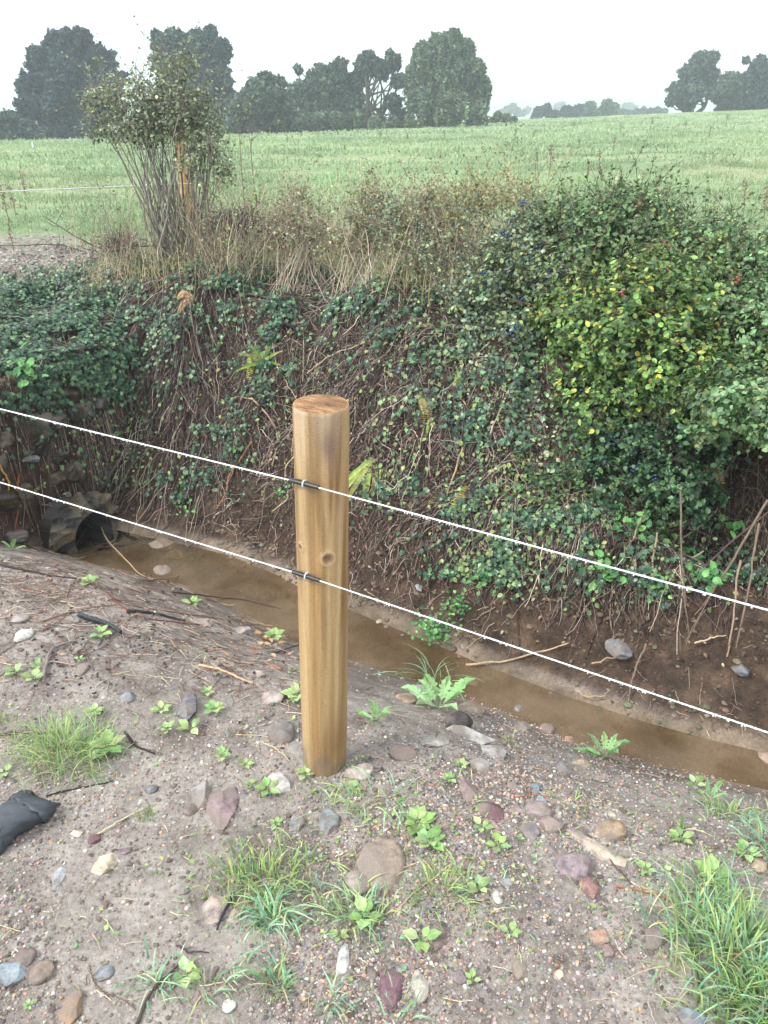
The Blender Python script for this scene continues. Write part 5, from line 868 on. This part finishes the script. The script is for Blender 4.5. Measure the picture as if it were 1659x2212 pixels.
# ------------------------------------------------------------------ near bank: sticks
sticks = [("pale thin root-like stick reaching from the culvert into the stream", [(220, 1145), (240, 1185), (300, 1240), (345, 1262)], 2.6, '#b8a07c'), ("bent grey bark stick curving over the soil at left", [(95, 1480), (98, 1450), (120, 1405), (168, 1388)], 7, '#857a74'), ("tan peeled stick with a curved end left of the post", [(430, 1440), (480, 1452), (520, 1470), (548, 1480)], 5, '#c4a887'),
 ("glossy red twig lying over the charred wood", [(230, 1280), (260, 1310), (310, 1335), (380, 1345), (432, 1352)], 3, '#7a3a34'), ("thicker charred log piece with grey cracks", [(172, 1338), (215, 1352), (262, 1372)], 11, '#2e3036'), ("thinner charred stick behind the red twig", [(275, 1325), (330, 1330), (400, 1343)], 7, '#2c2b2e'), ("long brown twig sweeping from far left to the post", [(90, 1345), (200, 1315), (330, 1318), (500, 1345), (650, 1368)], 3.2, '#8a6f60'),
 ("dark twig entering at the left frame edge above the charred log", [(0, 1215), (60, 1235), (150, 1238)], 4, '#4c4444'), ("second dark twig just below the one at the left frame edge", [(0, 1224), (90, 1242), (182, 1255)], 4, '#3f3a3b'), ("forked brown stick beside the stream's near edge", [(245, 1232), (300, 1256), (345, 1256), (386, 1248)], 4, '#8d7463'), ("dark thin stick along the stream's near edge", [(370, 1282), (480, 1296), (605, 1326)], 3.4, '#5c4a42'), ("long yellow straw ending at the maroon pebble", [(207, 1806), (260, 1777), (310, 1752)], 3.5, '#cfc09c'),
 ("thick dark stick at the bottom left of the grass", [(296, 2212), (330, 2140), (360, 2105), (396, 2072)], 7, '#4e4440'), ("thin brown twig curving at the bottom left", [(192, 2085), (215, 2140), (290, 2180)], 2.6, '#6f5c50'), ("short dark twig above the thick dark stick", [(380, 2040), (410, 2055), (452, 2062)], 4, '#4b4048'), ("brown twig leaning off the end of the long tan slab", [(1312, 1850), (1342, 1888), (1370, 1920)], 3.6, '#5e4a48'), ("orange-brown thin stick in the right foreground", [(1330, 1918), (1420, 1935), (1490, 1962)], 4, '#a06a45'),
 ("pale straw stem slanting over the cracked cobble's grass", [(965, 1878), (905, 1925), (850, 1978)], 4, '#bfa986'), ("pale short twig below the dark round cobble", [(566, 1604), (598, 1624), (626, 1650)], 2.8, '#bda98c'), ("forked dark stick under the bent bark stick", [(178, 1400), (190, 1425), (202, 1452)], 4, '#6f625c'), ("thin grey stick right of the forked dark stick", [(165, 1425), (180, 1400), (192, 1385)], 3.5, '#6b5f58'), ("black crumbling root left of the mauve slab", [(270, 1585), (300, 1615), (335, 1630)], 5, '#3b3033'), ("pair of pale stems running to the post", [(490, 1335), (570, 1352), (652, 1362)], 2.6, '#b5997c'),
 ("dark curved stick left of the post's middle", [(590, 1415), (625, 1400), (655, 1388)], 3, '#5f4e48'), ("black twig behind the rubber scrap", [(100, 1720), (150, 1708), (215, 1698), (245, 1688)], 3.4, '#37302f'), ("brown weathered stick at the left edge in front of the grass clump", [(0, 1590), (50, 1580), (130, 1585)], 7, '#7b6e66'), ("thin upright stem stub by the sandstone's right", [(1005, 1950), (1010, 1975), (1030, 2000)], 2.4, '#c6b795'), ("thin twig lying on the mud at far bottom right", [(1430, 2150), (1470, 2185), (1500, 2212)], 3, '#8d7a66'), ("dark stick leaning on the pink triangular stone", [(505, 1930), (492, 1965), (470, 2015)], 7, '#35303a'), ("light twig among the stones below the mauve sliver", [(1110, 1725), (1150, 1727), (1190, 1724)], 2.4, '#a5633f')]
for lb, pts, rp, c_ in sticks:
    P, _ = hit([a for a, b in pts], [b for a, b in pts]); k = depth(P).mean()/F; P[:, 2] += rp*k*.8; s = Soup(); ln = smoothline(P, 22, .0012); g = H(ln[:, 0], ln[:, 1]); ln[:, 2] = np.maximum(ln[:, 2], g+rp*k*.35)
    if 'stream' in lb: ln[:, 2] = np.maximum(ln[:, 2], -.497)
    tube(s, ln, [rp*k*.5*1.1, rp*k*.5, rp*k*.32], srgb(c_)*.85, 9, .07)
    for q in range(0 if 'charred' in lb or 'straw' in lb else 2):
        i = rng.integers(5, 17); e = ln[i]+np.array([rng.normal(0, 1), rng.normal(0, 1), .35])*12*k; tube(s, smoothline([ln[i], e], 5, .0008), [rp*k*.22, rp*k*.12], srgb(c_)*.8, 5)
    tag(s.obj('charred_log' if 'charred' in lb else 'stick', M_char if 'charred' in lb else M_bark, loc=ln[0]), lb, 'stick', "sticks lying on the near bank")
# twig and straw litter
s = Soup()
for bl, n, L, r_, pl in [([(330, 1330, 560, 170, 5), (120, 1250, 300, 80, 3), (550, 1400, 200, 120, 2)], 2100, .075, .0013, [srgb('#8d7a6c'), srgb('#5c4d46'), srgb('#b3a08a'), srgb('#77564a')]), ([(830, 1800, 1700, 900, 3)], 650, .035, .0010, [srgb('#b8a888'), srgb('#77675a'), srgb('#cdbf9c')]), ([(1300, 1560, 600, 160, 2)], 250, .06, .0014, [srgb('#8d7a6c'), srgb('#5c4d46')])]:
    p, _, _ = pxsample(bl, n); u, v = uv(p[:, 0], p[:, 1]); p = p[(p[:, 2] > -.49)]; n = len(p); a = rng.normal(0, .9, n)-.3; ln = L*rng.uniform(.3, 1.5, n); t = np.linspace(0, 1, 6); d = np.stack([np.cos(a), np.sin(a), 0*a], -1); P = p[:, None]+d[:, None]*(ln[:, None]*t)[..., None]+np.cumsum(rng.normal(0, .0022, (n, 6, 3)), 1); P[..., 2] = H(P[..., 0], P[..., 1])+.002+.006*rng.random((n, 1))
    strands(s, P, r_*rng.uniform(.5, 1.5, n), r_*.6*np.ones(n), pal(pl, n), 4)
tag(s.obj('twig_litter', M_straw), "small twigs and straw strewn over the near bank", 'twig litter', kind='stuff')
s = Soup(); p, _, _ = pxsample([(220, 1400, 300, 120, 3), (300, 1380, 60, 30, 2), (150, 1440, 120, 60, 1), (900, 1750, 900, 500, 1)], 520); n = len(p); tv = stone_verts(1, 5, .55, 910)*np.array([.5, .3, .22]); scatter(s, tv, [ICO[1][1]], p+[0, 0, .003], np.tile([0, 0, 1.], (n, 1))+rng.normal(0, .3, (n, 3)), rdir(n), .004+.011*rng.random(n)**3, pal([srgb('#44444a'), srgb('#2c2c32')], n)); tag(s.obj('charcoal_bits', M_grit), "black charcoal bits around the charred wood", 'charcoal', kind='stuff')
s = Soup(); p, _, _ = pxsample([(575, 1400, 40, 40, 3), (500, 1390, 80, 60, .6)], 20); lay(s, LEAF, p, .032, [srgb('#9a6f4c'), srgb('#b59272')], None, .01, up=1.2); tag(s.obj('fallen_leaves', M_straw), "curled orange-brown fallen leaves left of the post", 'fallen leaves', kind='stuff')

# ------------------------------------------------------------------ near bank: grass clumps and weeds
NGC = [srgb('#97b368'), srgb('#809f60'), srgb('#adbc78'), srgb('#7fa27a')]; BGC = [srgb('#8fb592'), srgb('#79a583'), srgb('#a5c59b')]
def tuft(label, px, py, spread, n, hpx, palette, bend=(.3, 1.5), w_=.0035, sy=.6, group="grass clumps on the near bank", name='grass_clump'):
    hpx *= .85; spread *= .92
    p0 = hit1(px, py); k = depth(p0)/F; root_p = p0; m = n; X = p0[0]+rng.normal(0, .42*spread*k, m); Y = p0[1]+rng.normal(0, .42*spread*k*sy*1.4, m); base = np.stack([X, Y, H(X, Y)-.004], -1); s = Soup()
    az = np.arctan2(Y-p0[1], X-p0[0])+rng.normal(0, .9, m); blades(s, base, hpx*k*rng.uniform(.35, 1.25, m), w_*rng.uniform(.5, 1.4, m), az, rng.uniform(*bend, m), pal(palette, m, s=.15), seg=6)
    m2 = max(2, n//10); j = rng.integers(m, size=m2); blades(s, base[j], hpx*k*rng.uniform(.4, 1.1, m2), w_*.8*np.ones(m2), rng.uniform(0, 6.28, m2), rng.uniform(.6, 1.5, m2), pal([srgb('#cdbf93'), srgb('#b7b07f')], m2), seg=6)
    return tag(s.obj(name, M_grass, loc=p0), label, 'grass', group)
tuft("dense fine grass clump in the left foreground beyond the rubber scrap", 140, 1625, 125, 620, 95, NGC, (.1, 1.4), .0022); tuft("wide bright grass patch in the lower middle below the mauve slab", 570, 1905, 150, 330, 75, NGC, (.1, 1.2), .0036); tuft("blue-green spiky grass tuft below the wide patch", 585, 1990, 60, 75, 85, BGC, (.8, 1.6), .0048)
tuft("grass clump right of the blue-green tuft beneath the cracked cobble", 770, 1975, 110, 170, 75, NGC+BGC, (.4, 1.5), .0038); tuft("large lush grass clump at the right frame edge bottom", 1585, 2080, 170, 700, 135, NGC+BGC, (.2, 1.3), .0042, .9); tuft("second lush clump against the right frame edge nearer the bottom", 1650, 2180, 140, 300, 130, NGC+BGC, (.2, 1.3), .0042)
tuft("sparse grass tuft at the bottom right of the dark stick", 600, 2135, 45, 40, 100, BGC+NGC, (.5, 1.4), .0048); tuft("grass blades spreading beside the maroon stone at the bottom", 450, 2140, 80, 42, 85, BGC+NGC, (.5, 1.4), .0044); tuft("grass tuft on the ditch rim near the right frame edge", 1590, 1765, 100, 110, 70, BGC+NGC, (.4, 1.4), .0040); tuft("tiny upright tuft between the mauve slab and the long straw", 325, 1765, 24, 26, 48, NGC, (.1, .7), .0028)
tuft("sprawling thin grass right of the post foot", 800, 1740, 120, 80, 70, BGC+NGC, (.9, 1.6), .0036); tuft("grass around the right side of the cracked cobble", 960, 1930, 110, 110, 75, NGC, (.2, 1.3), .0034); tuft("three broad bluish blades sprouting left of the post", 450, 1420, 8, 4, 75, BGC, (.6, 1.3), .0052); tuft("tall arching grass behind the big thistle", 930, 1470, 75, 26, 105, BGC+NGC, (.5, 1.5), .0052)
tuft("single upright broad blade in the right middle ground", 1472, 1800, 8, 4, 90, NGC, (.0, .3), .0055); tuft("grass tuft left of the right-hand lush clump", 1540, 1945, 100, 80, 110, BGC+NGC, (.4, 1.4), .0040); tuft("grass sprigs on the soil at the right below the long slab", 1240, 1745, 50, 22, 45, NGC, (.5, 1.4), .0028); tuft("small grass sprig on the ditch rim right of the limestone", 1100, 1610, 14, 7, 60, NGC, (.1, .7), .0036)
tuft("grass blades along the left bottom corner by the thick stick", 330, 2130, 60, 26, 80, BGC, (.6, 1.5), .004); tuft("thin grass blades at the bottom middle of the frame", 850, 2190, 60, 20, 80, BGC, (.5, 1.4), .004); tuft("faint grass tuft between the rubber scrap's clump and the slab", 215, 1680, 40, 14, 80, NGC, (.5, 1.5), .0035); tuft("short grass by the left frame edge above the weathered stick", 12, 1560, 36, 26, 45, NGC, (.2, 1), .0028); tuft("small pale tuft on the bare mud at the lower left", 335, 1890, 18, 14, 26, NGC, (.4, 1.2), .0026)
tuft("grass at the right frame edge on the ditch rim, higher than its neighbours", 1655, 1830, 60, 60, 90, BGC, (.4, 1.4), .004); tuft("small grass sprig against the post's right base", 745, 1660, 24, 14, 60, BGC, (.3, 1.2), .003); tuft("thin tuft left of the big maroon slab at the bottom", 720, 2170, 50, 22, 70, BGC, (.5, 1.4), .0038)
s = Soup(); p, _, _ = pxsample([(850, 1760, 300, 150, 3), (1000, 1900, 300, 140, 2), (600, 1880, 300, 120, 2), (1450, 1850, 250, 200, 3), (150, 1600, 150, 80, 1), (400, 1560, 400, 80, 1), (820, 2050, 900, 250, 2)], 900); p = p[uv(p[:, 0], p[:, 1])[0] < -.3]; n = len(p)
blades(s, p, rng.uniform(.012, .045, n), rng.uniform(.0012, .003, n), rng.uniform(0, 6.28, n), rng.uniform(.2, 1.5, n), pal(NGC+BGC+[srgb('#c5b98f')], n)); n = len(p)//2; q = p[:n]+np.array([0, 0, .006]); scatter(s, *LEAF, q, rdir(n)*.4+[0, 0, 1], rdir(n), rng.uniform(.006, .016, n), pal(NGC, n))
tag(s.obj('ground_sprigs', M_grass), "tiny grass sprigs and leaflets scattered over the near bank", 'sprigs', kind='stuff')
def rosette(label, px, py, dpx, n, palette, leaf=LEAF, asp=1.0, lift=.35, name='seedling', cat='seedling', group="leafy seedlings on the near bank", pairs=True, stretch=1.0):
    p0 = hit1(px, py); k = depth(p0)/F; root = thing(name, label, cat, p0, group); s = Soup(); a = rng.uniform(0, 6.28)+np.arange(n)*2.4; a += rng.normal(0, .2, n); el = rng.uniform(.15, lift+.25, n)
    fwd = np.stack([np.cos(a)*np.cos(el), np.sin(a)*np.cos(el), np.sin(el)], -1); nr = np.stack([-np.cos(a)*np.sin(el), -np.sin(a)*np.sin(el), np.cos(el)], -1); c = p0+np.array([0, 0, .008]); sz = dpx*k*.55*rng.uniform(.7, 1.15, n)
    scatter(s, *leaf, c+fwd*sz[:, None]*.25, nr, fwd, sz*stretch, pal(palette, n, s=.12), asp); s.obj('leaves', M_leaf, root); s = Soup()
    for j in range(n): tube(s, [c-[0, 0, .008], c+fwd[j]*sz[j]*.35], [.0013, .0009], palette[0]*.8, 5)
    s.obj('stem', M_leaf, root); return root
WG = [srgb('#9dbb78'), srgb('#83a666'), srgb('#b0c48a'), srgb('#93ad6b')]
for lb, a_, b_, d_, n in [("pair of round seedlings at the left frame edge, the left one", 32, 1457, 34, 5), ("seedling with broad leaves beside the lower end of the bent bark stick", 75, 1470, 40, 6), ("seedling just above the lower end of the bent bark stick", 82, 1442, 26, 4), ("tall two-leaved seedling below the charred log", 217, 1372, 40, 5), ("small seedling among the sticks right of the bent bark stick", 172, 1430, 22, 4),
    ("clover-like seedling left of the pointed stone", 350, 1540, 32, 6), ("seedling straight below the pointed stone, left of the two", 362, 1580, 32, 6), ("seedling below the pointed stone, right of the two", 412, 1580, 44, 7), ("leafy seedling clump touching the right of the fine grass clump", 232, 1620, 62, 14), ("seedling at the right of the fine grass clump's top", 205, 1540, 38, 7), ("seedling left of the round dark cobble", 480, 1637, 34, 6), ("tiny seedling beside the grass left of the post foot", 530, 1655, 30, 6),
    ("seedling by the stream's near edge left of the post", 590, 1378, 42, 7), ("seedling right of the pointed stone", 465, 1535, 40, 7), ("seedling beside the pinkish grey stone", 640, 1508, 50, 9), ("small seedling above the pointed stone", 448, 1497, 26, 5), ("seedling on the mauve slab's right side", 596, 1782, 30, 5), ("round-leaved seedling at the knobbly white stone's left", 540, 1700, 26, 5), ("round-leaved seedling touching the knobbly white stone", 580, 1712, 44, 6),
    ("cluster of bright round leaves right of the post foot, upper", 902, 1782, 60, 14), ("cluster of bright round leaves right of the post foot, lower", 930, 1822, 60, 12), ("upper half of the narrow-leaved seedling left of the maroon block's gravel", 1040, 1790, 44, 5), ("lower oval-leaved seedling pointing to the mauve-grey cobble", 1075, 1828, 44, 5), ("large three-leaved seedling below the cracked cobble", 912, 2035, 64, 5), ("two-leaved seedling in the open gravel of the lower right", 1102, 2018, 44, 4), ("bright broad seedling in front of the cracked cobble", 790, 1985, 70, 6),
    ("seedling at the right of the grass round the cracked cobble", 1035, 1922, 48, 6), ("seedling in the right foreground mud below the upright blade", 1470, 1818, 40, 7), ("flat pale seedling right of the long slab", 1395, 1885, 34, 6), ("small flat seedling right of the pale one", 1437, 1888, 22, 4), ("leafy seedling patch left of the lush clump's top", 1540, 1900, 66, 11), ("pale seedling near the right frame edge below the ditch rim", 1610, 1850, 48, 8), ("seedling just left of the tall grey-tan slab", 1447, 2025, 34, 4), ("small yellow-green seedling left of the tan oval stone", 1020, 2120, 34, 4), ("seedling patch under the long slab's left, small", 1122, 1815, 16, 4),
    ("seedling near the dark twigs below the culvert", 195, 1262, 40, 8), ("sprig below the forked brown stick", 418, 1306, 40, 8), ("pale seedling in the middle of the stony patch", 995, 1655, 30, 5), ("seedling left of the grey stone below the thistle", 970, 1685, 30, 6), ("pale seedling sprouting on the ditch side right", 1500, 1700, 40, 5), ("yellow-green seedling above the spear-shaped stone", 732, 2030, 34, 5), ("seedling at the left edge above the rubber scrap", 12, 1674, 34, 5), ("clump of small leaves at the post's left foot", 660, 1680, 34, 7), ("seedling right of the post near the pale pink cobble", 765, 1710, 34, 6), ("seedling pair between wide grass patch and post foot", 690, 1860, 20, 4),
    ("green seedling at the bottom left beneath the rubber scrap", 62, 2175, 24, 5), ("seedling beside the thick dark stick's upper end", 400, 2110, 58, 5)]:
    rosette(lb, a_, b_, d_, n, WG)
DOCK = ([(0, 0, 0)]+[(x_, y_, .04) for x_, y_ in [(.08, .12), (.20, .16), (.12, .28), (.24, .34), (.15, .44), (.27, .52), (.17, .62), (.22, .72), (.12, .80), (.10, .9)]]+[(0, 1.05, -.15)]+[(-x_, y_, .04) for x_, y_ in [(.10, .9), (.12, .80), (.22, .72), (.17, .62), (.27, .52), (.15, .44), (.24, .34), (.12, .28), (.20, .16), (.08, .12)]]+[(0, .5, -.02)], [[(i, (i+1) % 22, 22) for i in range(22)]])
TG = [srgb('#9cc283'), srgb('#86b077'), srgb('#a9cc92')]
rosette("big pale green thistle rosette with toothed leaves right of the post", 948, 1530, 135, 8, TG, DOCK, 1.0, .75, 'thistle', 'thistle', "thistles on the near bank"); rosette("thistle on the ditch rim at right below the lower wire", 1308, 1635, 110, 8, TG, DOCK, .8, .85, 'thistle', 'thistle', "thistles on the near bank"); rosette("small upright thistle between the post and the big thistle", 812, 1560, 70, 8, TG, DOCK, .9, 1.0, 'thistle', 'thistle', "thistles on the near bank"); rosette("small thistle at the far left below the culvert stones", 28, 1190, 50, 5, TG, DOCK, .9, .9, 'thistle', 'thistle', "thistles on the near bank")
rosette("feathery green plant at the right ditch rim", 1530, 1730, 70, 6, TG, DOCK, .7, .9, 'thistle', 'thistle', "thistles on the near bank")
# earth clod
p = hit1(990, 1572); k = depth(p)/F; o = make_stone('earth_clod', p, (62*k, 60*k, 56*k), 0, srgb('#4a413d')*.7, None, 5, 3, .8, True, (0, 0), .3, 77); tag(o, "dark lump of earth just below the big thistle", 'clod')

# ------------------------------------------------------------------ black rubber scrap at the left frame edge
def scrap():
    c = hit1(48, 1800); k = depth(c)/F; root = thing('rubber_boot', "black rubber boot lying on its side, cut by the left frame edge", 'boot', c)
    # spine from the toe (down left, outside the frame) to the cuff (up right)
    a = hit1(-30, 1858); b = hit1(84, 1738); ax = unit(b-a); L = np.linalg.norm(b-a); sd = unit(np.cross([0, 0, 1.], ax)); up = np.cross(ax, sd)
    t = np.linspace(0, 1, 34); hw_ = np.interp(t, [0, .1, .3, .5, .75, 1], [.010, .034, .044, .052, .060, .052]); hh_ = np.interp(t, [0, .1, .3, .6, .85, 1], [.012, .028, .033, .036, .030, .016])
    th = np.linspace(0, 2*np.pi, 40, endpoint=False); s = Soup(); V = []
    for i, tt in enumerate(t):
        cc = a+ax*L*tt+np.array([0, 0, hh_[i]*.8])+sd*.010*math.sin(tt*5); cr_ = fbm(np.cos(th)*1.6+tt*5, np.sin(th)*1.6+tt*4, 4, .6); wr_ = 1+.30*cr_-.10*np.abs(np.sin(tt*16+2.5*np.cos(th)))*np.clip(np.sin(th), 0, 1); r = np.sign(np.sin(th))*np.abs(np.sin(th))**.8
        V.append(cc+sd*(np.cos(th)*hw_[i]*wr_)[:, None]+up*(r*hh_[i]*wr_)[:, None]+ax*(.012*cr_*tt)[:, None])
    V = np.concatenate(V); n = 40; f = [(i*n+j, i*n+(j+1) % n, (i+1)*n+(j+1) % n, (i+1)*n+j) for i in range(33) for j in range(n)]; m = len(V); V = np.concatenate([V, [a+[0, 0, .01]]]); s.add(V, [np.array(f), np.array([(m, (j+1) % n, j) for j in range(n)])], (.05, .05, .06)); s.obj('boot_body', M_rubber, root, True)
    s = Soup(); V = []
    for tt, q in ((.74, 1.02), (.74, 1.07), (.80, 1.09), (.92, 1.08), (1.0, 1.08), (1.0, 1.0), (1.0, .7), (.9, .6), (.6, .5)):
        i = int(min(tt, 1)*33); cc = a+ax*L*tt+np.array([0, 0, hh_[i]*.8])+sd*.010*math.sin(tt*5); cr_ = fbm(np.cos(th)*1.6+tt*5, np.sin(th)*1.6+tt*4, 4, .6); wr_ = 1+.26*cr_; r = np.sign(np.sin(th))*np.abs(np.sin(th))**.8; V.append(cc+sd*(np.cos(th)*hw_[i]*q*wr_)[:, None]+up*(r*hh_[i]*q*wr_)[:, None]+ax*(.022*np.cos(th+.6)*(tt > .7)+.010*cr_)[:, None])
    V = np.concatenate(V); f = [(i*n+j, i*n+(j+1) % n, (i+1)*n+(j+1) % n, (i+1)*n+j) for i in range(8) for j in range(n)]; s.add(V, [np.array(f)], (.05, .05, .06)); s.obj('folded_cuff', M_rubber, root, True)
    s = Soup(); e = a+ax*L*.22+up*.062+sd*-.012; th2 = np.linspace(0, 2*np.pi, 18); pts = [e+(sd*np.cos(q)+ax*np.sin(q))*.007 for q in th2]; tube(s, pts, .0022, (.04, .04, .04), 6, caps=False); s.obj('eyelet', M_rubber, root, True)
scrap()

# ------------------------------------------------------------------ haze over the land
m = bpy.data.materials.new("air_haze"); m.use_nodes = True; n = m.node_tree; n.nodes.remove(n.nodes["Principled BSDF"]); pv = n.nodes.new("ShaderNodeVolumePrincipled"); pv.inputs['Density'].default_value = .0022; pv.inputs['Color'].default_value = (.84, .92, 1, 1); pv.inputs['Anisotropy'].default_value = .2; n.links.new(pv.outputs[0], n.nodes["Material Output"].inputs['Volume'])
x0, x1, y0, y1, z0, z1 = -3200, 3200, -3200, 3200, -6.5, 60
V = [(x, y, z) for x in (x0*1.1, x1*1.1) for y in (y0*1.1, y1*1.1) for z in (z0, z1)]
hz = mesh_obj('haze', V, [np.array([(0, 1, 3, 2), (4, 6, 7, 5), (0, 4, 5, 1), (2, 3, 7, 6), (0, 2, 6, 4), (1, 5, 7, 3)])], m); tag(hz, "pale damp air fading the far trees", 'haze', kind='stuff')
